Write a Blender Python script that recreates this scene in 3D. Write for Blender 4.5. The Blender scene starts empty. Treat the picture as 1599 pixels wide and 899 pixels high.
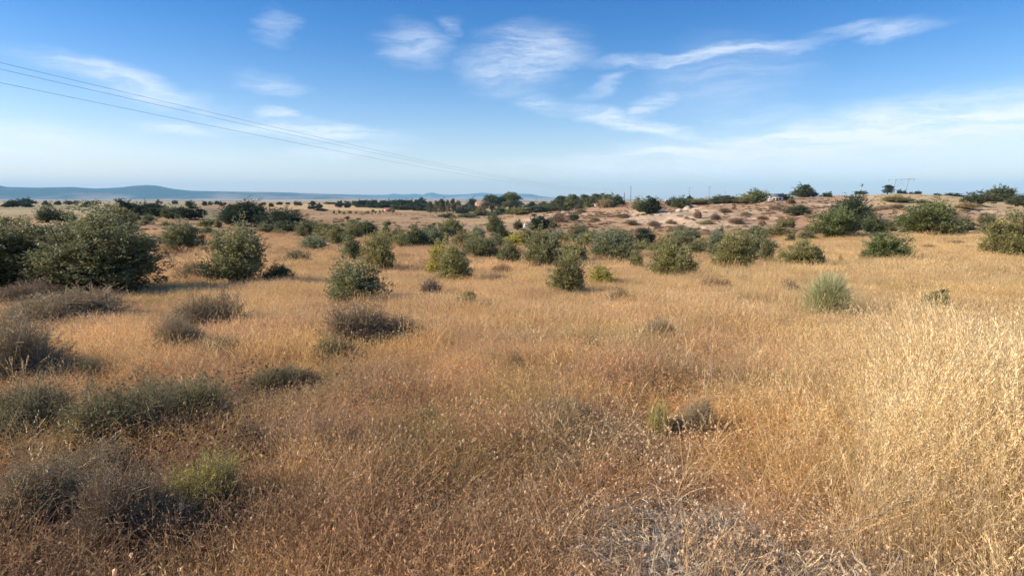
import bpy, math, random
import numpy as np
R = math.radians
scene = bpy.context.scene
COL = scene.collection
rng = np.random.default_rng(11)

# ------------------------------------------------------------ camera
EYE = 1.65
F = 953.0
PITCH = R(8.33)
cam_d = bpy.data.cameras.new('camera')
cam = bpy.data.objects.new('camera', cam_d); COL.objects.link(cam)
cam.location = (0, 0, EYE)
cam.rotation_euler = (math.pi / 2 - PITCH, 0, 0)
cam_d.sensor_width = 36; cam_d.lens = 36 * F / 1599
cam_d.clip_start = 0.05; cam_d.clip_end = 60000
scene.camera = cam

def ray(px, py):
    x = (px - 799.5) / F; u = (449.5 - py) / F
    c, s = math.cos(PITCH), math.sin(PITCH)
    return x, c + u * s, u * c - s            # world dir (x right, y forward, z up)
def azel(px, py):
    x, y, z = ray(px, py)
    return math.atan2(x, y), z / math.hypot(x, y)   # azimuth, slope

# ------------------------------------------------------------ value noise
def _h(ix, iy, seed):
    n = (ix.astype(np.int64) * 374761393 + iy.astype(np.int64) * 668265263 + seed * 1274126177) & 0xffffffff
    n = ((n ^ (n >> 13)) * 1274126177) & 0xffffffff
    n = n ^ (n >> 16)
    return (n & 0xffff) / 65535.0
def vnoise(x, y, seed=0):
    x = np.asarray(x, float); y = np.asarray(y, float)
    ix = np.floor(x); iy = np.floor(y); fx = x - ix; fy = y - iy
    fx = fx * fx * (3 - 2 * fx); fy = fy * fy * (3 - 2 * fy)
    a = _h(ix, iy, seed); b = _h(ix + 1, iy, seed); c = _h(ix, iy + 1, seed); d = _h(ix + 1, iy + 1, seed)
    return (a * (1 - fx) + b * fx) * (1 - fy) + (c * (1 - fx) + d * fx) * fy
def fbm(x, y, seed=0, oct=4):
    s = 0; a = .5; f = 1
    for i in range(oct):
        s = s + a * vnoise(x * f, y * f, seed + i * 7); a *= .5; f *= 2.03
    return s / (1 - .5 ** oct)
def sstep(a, b, x):
    t = np.clip((np.asarray(x, float) - a) / (b - a), 0, 1); return t * t * (3 - 2 * t)

# ------------------------------------------------------------ terrain height
NEAR = [(0.5, -1.65), (3, -1.65), (6, -1.85), (10, -2.1), (15, -2.35)]
COLS = {
 0:   [(20,457),(30,417),(60,375),(100,353),(200,335),(400,323),(1000,316.5)],
 200: [(20,450),(30,413),(60,375),(100,353),(200,335),(400,323),(1000,316.5)],
 400: [(20,445),(35,403),(60,376),(100,355),(200,336),(400,324),(1000,316)],
 600: [(20,442),(35,402),(60,377),(80,367),(150,347),(300,331),(500,324),(1000,317)],
 750: [(20,440),(35,403),(60,378),(80,368),(150,350),(300,338),(500,328),(1000,319)],
 850: [(20,440),(35,405),(60,380),(80,370),(120,352),(170,336),(200,333),(260,338),(500,326),(1000,319)],
 950: [(20,440),(35,408),(60,380),(80,370),(120,350),(180,329),(230,319),(300,321),(500,321),(1000,316)],
 1100:[(20,440),(35,410),(60,384),(80,370),(120,348),(180,325),(250,312.5),(320,313),(600,316),(1000,316)],
 1250:[(20,442),(35,412),(60,385),(80,370),(120,348),(180,327),(300,308.5),(400,310),(1000,316)],
 1400:[(20,446),(35,414),(55,387),(75,367),(110,345),(180,322),(300,305),(400,301.5),(500,304),(1000,314)],
 1599:[(20,460),(35,422),(50,400),(75,373),(110,350),(180,333),(300,317),(400,311),(500,313),(1000,316)],
}
LR = np.linspace(math.log(.5), math.log(17500), 400)
AZ = np.arange(-180, 181, 1.0)
def _table():
    azs = []; rows = []
    for px in sorted(COLS):
        az, _ = azel(px, 330)
        k = list(NEAR)
        for d, row in COLS[px]:
            k.append((d, azel(px, row)[1] * d))
        k += [(1600, -7.5), (4000, -9), (18000, -12)]
        k = np.array(k)
        h = np.interp(LR, np.log(k[:, 0]), k[:, 1])
        g = np.exp(-np.arange(-12, 13) ** 2 / (2 * 3.5 ** 2)); g /= g.sum()
        hp = np.pad(h, 12, mode='edge')
        h = np.convolve(hp, g, 'valid')
        azs.append(math.degrees(az)); rows.append(h)
    flat = np.interp(LR, np.log([.5, 3, 20, 100, 1000, 18000]), [-1.65, -1.65, -2, -3.5, -7, -12])
    azs = [-180, -75] + azs + [75, 180]
    rows = [flat, rows[0] * .6 + flat * .4] + rows + [rows[-1] * .6 + flat * .4, flat]
    rows = np.array(rows)
    T = np.stack([np.interp(AZ, azs, rows[:, j]) for j in range(len(LR))], 1)
    g = np.exp(-np.arange(-5, 6) ** 2 / (2 * 2.0 ** 2)); g /= g.sum()
    Tp = np.pad(T, ((5, 5), (0, 0)), mode='edge')
    return sum(g[i] * Tp[i:i + len(AZ)] for i in range(11))
TT = _table()
def H(x, y):
    x = np.asarray(x, float); y = np.asarray(y, float)
    r = np.maximum(np.hypot(x, y), .5); az = np.degrees(np.arctan2(x, y))
    a = np.clip(az + 180, 0, 359.999); ai = a.astype(int); af = a - ai
    b = np.clip((np.log(r) - LR[0]) / (LR[1] - LR[0]), 0, len(LR) - 1.001); bi = b.astype(int); bf = b - bi
    z = (TT[ai, bi] * (1 - af) + TT[ai + 1, bi] * af) * (1 - bf) + (TT[ai, bi + 1] * (1 - af) + TT[ai + 1, bi + 1] * af) * bf
    z = z + EYE
    z = z + .07 * (fbm(x / 1.3, y / 1.3, 3, 3) - .5) * sstep(1, 4, r)
    hill = sstep(4, 12, az) * sstep(70, 110, r) * (1 - sstep(600, 900, r))
    z = z + (fbm(x / 9, y / 9, 21, 4) - .5) * (.5 * sstep(40, 120, r) + 2.0 * hill)
    z = z + (fbm(x / 300, y / 300, 31, 3) - .5) * 6 * sstep(900, 2500, r)
    return z
RR = np.exp(np.linspace(math.log(1.0), math.log(9000), 3000))
def ground_at(px, row, off=0.0):
    dx, dy, dz = ray(px, row); s = math.hypot(dx, dy)
    x = dx / s * RR; y = dy / s * RR; zr = EYE + dz / s * RR
    hit = np.nonzero(zr <= H(x, y) + off)[0]
    i = hit[0] if len(hit) else 2500
    return x[i], y[i], float(H(x[i], y[i]))
def at_dist(px, row, d):
    az, _ = azel(px, row)
    x, y = math.sin(az) * d, math.cos(az) * d
    return x, y, float(H(x, y))

# ------------------------------------------------------------ object helpers
def tag(o, label=None, cat=None, group=None, kind=None):
    if label: o['label'] = label
    if cat: o['category'] = cat
    if group: o['group'] = group
    if kind: o['kind'] = kind
    return o
def link(o, parent=None):
    COL.objects.link(o)
    if parent: o.parent = parent
    return o
def empty(name, loc, rz=0, scale=(1, 1, 1)):
    o = bpy.data.objects.new(name, None); o.location = loc; o.rotation_euler = (0, 0, rz); o.scale = scale
    o.empty_display_size = .2
    return link(o)
def mesh_np(name, V, Q=None, T=None, tint=None, mat=None, smooth=False):
    """V (n,3), Q (m,4) quads, T (k,3) triangles, tint per face grey/colour"""
    me = bpy.data.meshes.new(name)
    loops = []; starts = []; n = 0
    if Q is not None and len(Q):
        loops.append(np.asarray(Q).ravel()); starts.append(np.arange(len(Q)) * 4); n = len(Q) * 4
    if T is not None and len(T):
        loops.append(np.asarray(T).ravel()); starts.append(n + np.arange(len(T)) * 3)
    L = np.concatenate(loops).astype(np.int32); S = np.concatenate(starts).astype(np.int32)
    me.vertices.add(len(V)); me.vertices.foreach_set('co', np.asarray(V, np.float32).ravel())
    me.loops.add(len(L)); me.loops.foreach_set('vertex_index', L)
    me.polygons.add(len(S)); me.polygons.foreach_set('loop_start', S)
    me.update(calc_edges=True)
    if tint is not None:
        t = np.asarray(tint, np.float32)
        if t.ndim == 1: t = np.stack([t, t, t], 1)
        t = np.concatenate([t, np.ones((len(t), 1), np.float32)], 1)
        at = me.attributes.new('tint', 'FLOAT_COLOR', 'FACE'); at.data.foreach_set('color', t.ravel())
    if smooth: me.polygons.foreach_set('use_smooth', np.ones(len(S), bool))
    if mat: me.materials.append(mat)
    return me
def unit(v): return v / np.maximum(np.linalg.norm(v, axis=-1, keepdims=True), 1e-9)
class Acc:
    def __init__(s): s.V = []; s.Q = []; s.T = []; s.tq = []; s.tt = []; s.n = 0
    def add(s, V, Q=None, T=None, tint=1.0):
        V = np.asarray(V, float).reshape(-1, 3)
        if Q is not None and len(Q):
            s.Q.append(np.asarray(Q) + s.n); s.tq.append(_t3(tint, len(Q)))
        if T is not None and len(T):
            s.T.append(np.asarray(T) + s.n); s.tt.append(_t3(tint, len(T)))
        s.V.append(V); s.n += len(V)
    def mesh(s, name, mat, smooth=False):
        Q = np.concatenate(s.Q) if s.Q else None; T = np.concatenate(s.T) if s.T else None
        t = np.concatenate(s.tq + s.tt)
        return mesh_np(name, np.concatenate(s.V), Q, T, t, mat, smooth)
def _t3(t, n):
    t = np.asarray(t, float)
    if t.ndim == 0: return np.full((n, 3), float(t))
    if t.ndim == 1 and len(t) == 3 and n != 3: return np.tile(t, (n, 1))
    if t.ndim == 1: return np.stack([t, t, t], 1)
    return t
def leaves(acc, P, D, L, W, g, tint, S=None):
    n = len(P)
    D = unit(D); L = np.broadcast_to(L, (n,))[:, None]; W = np.broadcast_to(W, (n,))[:, None]
    if S is None: S = g.normal(size=(n, 3))
    S = unit(np.cross(D, S))
    V = np.stack([P, P + D * L * .5 + S * W * .5, P + D * L, P + D * L * .5 - S * W * .5], 1)
    acc.add(V, Q=np.arange(4 * n).reshape(n, 4), tint=tint)
def ribbons(acc, paths, w, g, tint=1.0, tip=.15):
    """paths (n,k,3); w (n,)"""
    n, k, _ = paths.shape
    d = unit(paths[:, -1] - paths[:, 0]); s = unit(np.cross(d, g.normal(size=(n, 3))))
    wt = np.linspace(1, tip, k)[None, :, None] * np.broadcast_to(w, (n,))[:, None, None] * .5
    A = paths + s[:, None] * wt; B = paths - s[:, None] * wt
    V = np.stack([A, B], 2).reshape(n, k * 2, 3)
    base = (np.arange(n) * k * 2)[:, None]; j = np.arange(k - 1)[None] * 2
    Q = np.stack([base + j, base + j + 1, base + j + 3, base + j + 2], 2).reshape(-1, 4)
    t = _t3(tint, n); t = np.repeat(t, k - 1, 0)
    acc.add(V, Q=Q, tint=t)
def tubes(acc, paths, rad, sides=5, tint=1.0):
    """paths (n,k,3), rad (n,k)"""
    n, k, _ = paths.shape
    d = unit(np.gradient(paths, axis=1))
    ref = np.where(np.abs(d[..., 2:3]) > .9, np.array([1., 0, 0]), np.array([0, 0, 1.]))
    a = unit(np.cross(d, ref)); b = np.cross(d, a)
    th = np.arange(sides) / sides * 2 * math.pi
    V = paths[:, :, None] + rad[:, :, None, None] * (a[:, :, None] * np.cos(th)[None, None, :, None] + b[:, :, None] * np.sin(th)[None, None, :, None])
    base = (np.arange(n) * k * sides)[:, None, None]; j = (np.arange(k - 1) * sides)[None, :, None]
    i = np.arange(sides)[None, None]; i2 = (i + 1) % sides
    Q = np.stack([base + j + i, base + j + i2, base + j + sides + i2, base + j + sides + i], 3).reshape(-1, 4)
    cap = None
    acc.add(V, Q=Q, tint=tint)
def boxq(acc, c, s, tint=1.0, rz=0):
    c = np.array(c, float); s = np.array(s, float) / 2
    V = np.array([(-1,-1,-1),(1,-1,-1),(1,1,-1),(-1,1,-1),(-1,-1,1),(1,-1,1),(1,1,1),(-1,1,1)], float) * s
    cr, sr = math.cos(rz), math.sin(rz)
    V = np.stack([V[:, 0] * cr - V[:, 1] * sr, V[:, 0] * sr + V[:, 1] * cr, V[:, 2]], 1) + c
    acc.add(V, Q=[(0,3,2,1),(4,5,6,7),(0,1,5,4),(1,2,6,5),(2,3,7,6),(3,0,4,7)], tint=tint)

# ------------------------------------------------------------ materials
def new_mat(name):
    m = bpy.data.materials.new(name); m.use_nodes = True
    nt = m.node_tree; nt.nodes.clear()
    return m, nt, nt.nodes, nt.links
def N(nt, t, **kw):
    n = nt.nodes.new(t)
    for k, v in kw.items():
        if k.startswith('i_'): n.inputs[k[2:].replace('_', ' ')].default_value = v
        else: setattr(n, k, v)
    return n
def mixrgb(nt, a, b, fac, mode='MIX'):
    m = nt.nodes.new('ShaderNodeMix'); m.data_type = 'RGBA'; m.blend_type = mode
    for s, v in ((m.inputs[6], a), (m.inputs[7], b), (m.inputs[0], fac)):
        if hasattr(v, 'is_output'): nt.links.new(v, s)
        elif isinstance(v, (int, float)): s.default_value = v
        else: s.default_value = (*v, 1) if len(v) == 3 else v
    return m.outputs[2]
def leafy(name, source='OBJ', base=None, rand=.25, transl=.35, rough=.6, spec=.25, noise=None):
    """diffuse + translucent vegetation; colour = (object colour | instancer attribute | base) x face tint"""
    m, nt, nd, lk = new_mat(name)
    tint = N(nt, 'ShaderNodeAttribute', attribute_name='tint', attribute_type='GEOMETRY')
    oi = N(nt, 'ShaderNodeObjectInfo')
    if base is not None:
        c = N(nt, 'ShaderNodeRGB'); c.outputs[0].default_value = (*base, 1); src = c.outputs[0]
    elif source == 'OBJ': src = oi.outputs['Color']
    else: src = N(nt, 'ShaderNodeAttribute', attribute_name='col', attribute_type='INSTANCER').outputs['Color']
    c = mixrgb(nt, src, tint.outputs['Color'], 1.0, 'MULTIPLY')
    mr = N(nt, 'ShaderNodeMapRange'); mr.inputs['To Min'].default_value = 1 - rand; mr.inputs['To Max'].default_value = 1 + rand
    lk.new(oi.outputs['Random'], mr.inputs['Value'])
    vm = N(nt, 'ShaderNodeVectorMath', operation='SCALE'); lk.new(c, vm.inputs[0]); lk.new(mr.outputs[0], vm.inputs['Scale'])
    c = vm.outputs[0]
    pb = N(nt, 'ShaderNodeBsdfPrincipled'); pb.inputs['Roughness'].default_value = rough
    pb.inputs['Specular IOR Level'].default_value = spec
    lk.new(c, pb.inputs['Base Color'])
    tr = N(nt, 'ShaderNodeBsdfTranslucent'); lk.new(c, tr.inputs['Color'])
    mx = N(nt, 'ShaderNodeMixShader'); mx.inputs[0].default_value = transl
    lk.new(pb.outputs[0], mx.inputs[1]); lk.new(tr.outputs[0], mx.inputs[2])
    out = N(nt, 'ShaderNodeOutputMaterial'); lk.new(mx.outputs[0], out.inputs[0])
    return m
M_LEAF = leafy('foliage', 'OBJ', rand=.08, transl=.34, spec=.3, rough=.5)
M_GRASS = leafy('dry_grass', 'INST', rand=.22, transl=.4, spec=.2)
M_TWIG = leafy('dry_twigs', 'OBJ', rand=.08, transl=.1, spec=.15, rough=.8)
def simple(name, base, var=.3, scale=8, rough=.85, spec=.3, bump=.3, dist=.02, metal=0):
    m, nt, nd, lk = new_mat(name)
    tc = N(nt, 'ShaderNodeTexCoord')
    n1 = N(nt, 'ShaderNodeTexNoise'); n1.inputs['Scale'].default_value = scale; n1.inputs['Detail'].default_value = 6
    lk.new(tc.outputs['Object'], n1.inputs['Vector'])
    lo = tuple(b * (1 - var) for b in base); hi = tuple(min(1, b * (1 + var)) for b in base)
    rp = N(nt, 'ShaderNodeValToRGB'); rp.color_ramp.elements[0].color = (*lo, 1); rp.color_ramp.elements[1].color = (*hi, 1)
    rp.color_ramp.elements[0].position = .3; rp.color_ramp.elements[1].position = .7
    lk.new(n1.outputs[0], rp.inputs[0])
    pb = N(nt, 'ShaderNodeBsdfPrincipled'); pb.inputs['Roughness'].default_value = rough; pb.inputs['Metallic'].default_value = metal
    pb.inputs['Specular IOR Level'].default_value = spec
    lk.new(rp.outputs[0], pb.inputs['Base Color'])
    bp = N(nt, 'ShaderNodeBump'); bp.inputs['Strength'].default_value = bump; bp.inputs['Distance'].default_value = dist
    lk.new(n1.outputs[0], bp.inputs['Height']); lk.new(bp.outputs[0], pb.inputs['Normal'])
    out = N(nt, 'ShaderNodeOutputMaterial'); lk.new(pb.outputs[0], out.inputs[0])
    return m
M_BARK = simple('bark', (.11, .085, .065), .4, 12)
M_WOOD = simple('weathered_wood', (.16, .13, .10), .3, 5)
M_STEEL = simple('grey_steel', (.32, .33, .34), .15, 3, rough=.5)
M_CABLE = simple('cable', (.12, .12, .13), .1, 3, rough=.5)
M_WHITE = simple('whitewash', (.72, .68, .62), .12, 1.5)
M_PINK = simple('pink_render', (.50, .28, .21), .15, 1.2)
M_TILE = simple('clay_tiles', (.42, .17, .10), .25, 3)
M_GREYW = simple('grey_block_wall', (.20, .19, .19), .2, 2)
M_DARK = simple('dark_opening', (.03, .03, .035), .1, 2)
M_ROCK = simple('pale_rock', (.55, .44, .36), .25, 1.2, bump=1, dist=.2)
M_BRANCH = simple('bleached_branch', (.42, .35, .27), .3, 20)

# ------------------------------------------------------------ terrain mesh
def build_ground():
    azs = np.concatenate([np.arange(-180, -50, 3.0), np.arange(-50, 50, .25), np.arange(50, 180, 3.0)])
    rs = np.exp(np.linspace(math.log(.5), math.log(16500), 300)); n, m = len(azs), len(rs)
    A, Rr = np.meshgrid(np.radians(azs), rs, indexing='ij')
    X, Y = np.sin(A) * Rr, np.cos(A) * Rr
    Z = H(X, Y)
    V = np.stack([X, Y, Z], 2).reshape(-1, 3)
    V = np.concatenate([V, [[0, 0, float(H(0, .5))]]])
    i = np.arange(n)[:, None]; j = np.arange(m - 1)[None]; i2 = (i + 1) % n
    Q = np.stack([i * m + j, i * m + j + 1, i2 * m + j + 1, i2 * m + j], 2).reshape(-1, 4)
    i = np.arange(n); T = np.stack([np.full(n, n * m), i * m, ((i + 1) % n) * m], 1)
    me = mesh_np('ground', V, Q, T, None, None, True)
    # land-use colours (what grows or lies there)
    x, y = V[:, 0], V[:, 1]; r = np.hypot(x, y); az = np.degrees(np.arctan2(x, y))
    def pz(px): return math.degrees(azel(px, 330)[0])
    def mixc(c, col, w): return c * (1 - w[:, None]) + np.array(col) * w[:, None]
    c = np.tile(np.array([.20, .125, .07]), (len(x), 1))
    right = sstep(-8, 22, az)
    c = mixc(c, (.40, .27, .13), sstep(10, 30, r) * (.45 + .55 * right))
    n1 = fbm(x / 25, y / 25, 5, 4)
    c = mixc(c, (.38, .23, .11), sstep(60, 110, r))
    c = mixc(c, (.40, .27, .15), sstep(.45, .6, n1) * sstep(50, 100, r))
    # valley bands
    band = fbm(x / 90, y / 22, 9, 4)
    valley = sstep(70, 120, r) * (1 - sstep(pz(840), pz(900), az))
    c = mixc(c, (.45, .255, .13), valley * sstep(.45, .52, band))
    c = mixc(c, (.50, .34, .165), valley * sstep(.57, .62, band))
    # stubble fields
    gold = sstep(330, 350, r) * (1 - sstep(750, 800, r)) * sstep(pz(400), pz(420), az) * (1 - sstep(pz(640), pz(650), az))
    c = mixc(c, (.62, .41, .19), gold)
    lf = sstep(160, 200, r) * (1 - sstep(pz(300), pz(318), az))
    c = mixc(c, (.48, .35, .19), lf)
    lf2 = sstep(.5, .53, fbm(x / 200, y / 90, 13, 2)) * lf
    c = mixc(c, (.36, .29, .14), lf2)
    vy = sstep(pz(314), pz(318), az) * (1 - sstep(pz(345), pz(348), az)) * sstep(120, 125, r) * (1 - sstep(350, 360, r))
    rows = .5 + .5 * np.sin(np.radians(az) * 700)
    c = mixc(c, (.17, .17, .085), vy * (.3 + .7 * rows))
    # hill
    hill = sstep(pz(810), pz(880), az) * sstep(85, 115, r) * (1 - sstep(900, 1100, r))
    h1 = fbm(x / 12, y / 12, 41, 4); h2 = fbm(x / 4, y / 4, 47, 3)
    c = mixc(c, (.48, .28, .155), hill)
    c = mixc(c, (.37, .235, .13), hill * sstep(.48, .62, h1))
    c = mixc(c, (.56, .36, .20), hill * sstep(.58, .7, h2) * .8)
    c = mixc(c, (.43, .235, .13), hill * sstep(.5, .58, fbm(x / 20 + 5, y / 45, 141, 3)) * .8)
    c = mixc(c, (.62, .44, .27), hill * sstep(.60, .66, fbm(x / 16 + 9, y / 50, 149, 4)) * .9)
    gold2 = sstep(pz(1300), pz(1380), az) * sstep(150, 200, r) * (1 - sstep(900, 1000, r))
    c = mixc(c, (.58, .41, .20), gold2 * (.7 + .3 * sstep(.4, .6, h1)))
    gold3 = sstep(pz(1250), pz(1500), az) * sstep(20, 35, r) * (1 - sstep(70, 110, r))
    c = mixc(c, (.48, .34, .18), gold3)
    # far plain
    f1 = fbm(x / 500, y / 250, 61, 3)
    far = sstep(900, 1100, r)
    c = mixc(c, (.46, .33, .19), far)
    c = mixc(c, (.22, .21, .12), far * sstep(.5, .54, f1))
    c = mixc(c, (.55, .42, .30), far * sstep(.60, .63, f1))
    # bare pale earth cuts on the hill
    for px0, row0, rad in ((1065, 330, 2.0), (1085, 326, 2.2), (1048, 334, 1.4), (1100, 357, 1.6), (1112, 356, 1.2), (835, 343, 4), (850, 338, 4), (870, 333, 3), (1145, 305, 3), (905, 326, 3), (860, 337, 3.5), (880, 331, 3.5), (895, 328, 3), (920, 323, 3), (1180, 330, 2), (1215, 340, 1.5), (1030, 345, 1.5), (1290, 320, 2.5), (1345, 318, 3), (1470, 350, 2), (1500, 334, 3)):
        gx, gy, _ = ground_at(px0, row0)
        d = np.hypot(x - gx, (y - gy) * .45)
        c = mixc(c, (.66, .47, .29), 1 - sstep(rad * .6, rad * 1.3, d + (h2 - .5) * rad))
    # pale grassy strip beside the bush on the right
    for px0, row0, rx, ry in ((1310, 407, 1.6, 1.2), (1490, 392, 4, 2.5)):
        gx, gy, _ = ground_at(px0, row0)
        d = np.hypot((x - gx) / rx, (y - gy) / ry)
        c = mixc(c, (.58, .48, .22), (1 - sstep(.6, 1.2, d)) * .8)
    at = me.attributes.new('gcol', 'FLOAT_COLOR', 'POINT')
    at.data.foreach_set('color', np.concatenate([c, np.ones((len(c), 1))], 1).astype(np.float32).ravel())
    m, nt, nd, lk = new_mat('dry_earth')
    a = N(nt, 'ShaderNodeAttribute', attribute_name='gcol')
    tc = N(nt, 'ShaderNodeTexCoord')
    def noise(sc, det=5, rough=.6):
        n = N(nt, 'ShaderNodeTexNoise'); n.inputs['Scale'].default_value = sc; n.inputs['Detail'].default_value = det; n.inputs['Roughness'].default_value = rough
        lk.new(tc.outputs['Object'], n.inputs['Vector']); return n.outputs[0]
    nA, nB, nC = noise(9), noise(.8, 8), noise(.12, 8, .65)
    def rampf(s, lo, hi, a0, a1):
        mr = N(nt, 'ShaderNodeMapRange'); mr.inputs[1].default_value = lo; mr.inputs[2].default_value = hi; mr.inputs[3].default_value = a0; mr.inputs[4].default_value = a1
        lk.new(s, mr.inputs[0]); return mr.outputs[0]
    v = a.outputs['Color']
    for s, lo, hi, a0, a1 in ((nA, .3, .7, .75, 1.25), (nB, .35, .65, .72, 1.25), (nC, .35, .65, .8, 1.2)):
        vm = N(nt, 'ShaderNodeVectorMath', operation='SCALE'); lk.new(v, vm.inputs[0]); lk.new(rampf(s, lo, hi, a0, a1), vm.inputs['Scale']); v = vm.outputs[0]
    pb = N(nt, 'ShaderNodeBsdfPrincipled'); pb.inputs['Roughness'].default_value = .95; pb.inputs['Specular IOR Level'].default_value = .1
    lk.new(v, pb.inputs['Base Color'])
    bp = N(nt, 'ShaderNodeBump'); bp.inputs['Strength'].default_value = .8; bp.inputs['Distance'].default_value = .25
    lk.new(nB, bp.inputs['Height']); lk.new(bp.outputs[0], pb.inputs['Normal'])
    out = N(nt, 'ShaderNodeOutputMaterial'); lk.new(pb.outputs[0], out.inputs[0])
    me.materials.append(m)
    o = link(bpy.data.objects.new('ground', me)); o['kind'] = 'structure'
    return o
build_ground()

# ------------------------------------------------------------ far hills
def build_hills(name, prof, D, depth, base_row, mat, seed, rough):
    px = np.array([p[0] for p in prof], float); row = np.array([p[1] for p in prof], float)
    az = np.array([azel(p, r)[0] for p, r in prof]); sl = np.array([azel(p, r)[1] for p, r in prof])
    A = np.radians(np.arange(math.degrees(az[0]), math.degrees(az[-1]), .06))
    top = np.interp(A, az, sl) * D + EYE
    nd_ = 41; t = np.linspace(-1, 1, nd_)
    Rr = D + t[None] * depth / 2 + 0 * A[:, None]
    X = np.sin(A)[:, None] * Rr; Y = np.cos(A)[:, None] * Rr
    shape = (1 - np.abs(t) ** 1.6)[None]
    base = -25.0
    nz = fbm(X / 700, Y / 700, seed, 5) - .5
    nz2 = np.abs(fbm(X / 420, Y / 1600, seed + 3, 4) - .5) * 2
    prof_h = (top[:, None] - base)
    edge = 1 - np.abs(t)[None] ** 6
    Z = base + prof_h * np.clip(shape * (1 - .35 * nz2 * (1 - shape ** 3)) , 0, 1) + nz * rough * edge * np.abs(t)[None] ** .7
    V = np.stack([X, Y, Z], 2).reshape(-1, 3)
    n = len(A); i = np.arange(n - 1)[:, None]; j = np.arange(nd_ - 1)[None]
    Q = np.stack([i * nd_ + j, i * nd_ + j + 1, (i + 1) * nd_ + j + 1, (i + 1) * nd_ + j], 2).reshape(-1, 4)
    me = mesh_np(name, V, Q, None, None, mat, True)
    o = link(bpy.data.objects.new(name, me)); o['kind'] = 'structure'
    return o
def hill_mat(name, a, b, sc):
    m, nt, nd, lk = new_mat(name)
    tc = N(nt, 'ShaderNodeTexCoord'); mp = N(nt, 'ShaderNodeMapping'); mp.inputs['Scale'].default_value = (1, .5, 2)
    lk.new(tc.outputs['Object'], mp.inputs[0])
    n1 = N(nt, 'ShaderNodeTexNoise'); n1.inputs['Scale'].default_value = sc; n1.inputs['Detail'].default_value = 8; n1.inputs['Roughness'].default_value = .6
    lk.new(mp.outputs[0], n1.inputs['Vector'])
    sp = N(nt, 'ShaderNodeSeparateXYZ'); lk.new(tc.outputs['Object'], sp.inputs[0])
    mr = N(nt, 'ShaderNodeMapRange'); mr.inputs[1].default_value = -10; mr.inputs[2].default_value = 90; mr.inputs[3].default_value = .16; mr.inputs[4].default_value = -.10
    lk.new(sp.outputs[2], mr.inputs[0])
    ad = N(nt, 'ShaderNodeMath', operation='ADD'); lk.new(n1.outputs[0], ad.inputs[0]); lk.new(mr.outputs[0], ad.inputs[1])
    rp = N(nt, 'ShaderNodeValToRGB'); rp.color_ramp.elements[0].color = (*a, 1); rp.color_ramp.elements[1].color = (*b, 1)
    rp.color_ramp.elements[0].position = .5; rp.color_ramp.elements[1].position = .68
    lk.new(ad.outputs[0], rp.inputs[0])
    pb = N(nt, 'ShaderNodeBsdfPrincipled'); pb.inputs['Roughness'].default_value = 1; pb.inputs['Specular IOR Level'].default_value = 0
    lk.new(rp.outputs[0], pb.inputs['Base Color'])
    out = N(nt, 'ShaderNodeOutputMaterial'); lk.new(pb.outputs[0], out.inputs[0])
    return m
M_HILL = hill_mat('wooded_hillside', (.022, .048, .055), (.34, .24, .19), .0016)
build_hills('hills', [(-500,292),(-300,288),(-150,293),(-60,288),(-30,287),(0,290),(12,292),(60,293),(110,292),(150,294.5),(190,292.5),(210,290),(230,289),(245,290),(270,295),(300,298),(345,299),(380,299.5),(430,300),(480,302),(530,303.5),(560,307),(600,311),(640,317)],
            9000, 3400, 315, M_HILL, 71, 60)
build_hills('hills', [(380,308),(470,305),(520,303.2),(560,304),(600,304.5),(615,302.5),(630,304),(648,302.5),(660,304.2),(668,301.5),(676,300.6),(684,303),(700,304.5),(725,303.5),(755,301),(775,303),(800,302.5),(830,303),(842,306),(860,308),(900,310),(980,313)],
            13500, 3600, 315, M_HILL, 83, 60)
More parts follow.
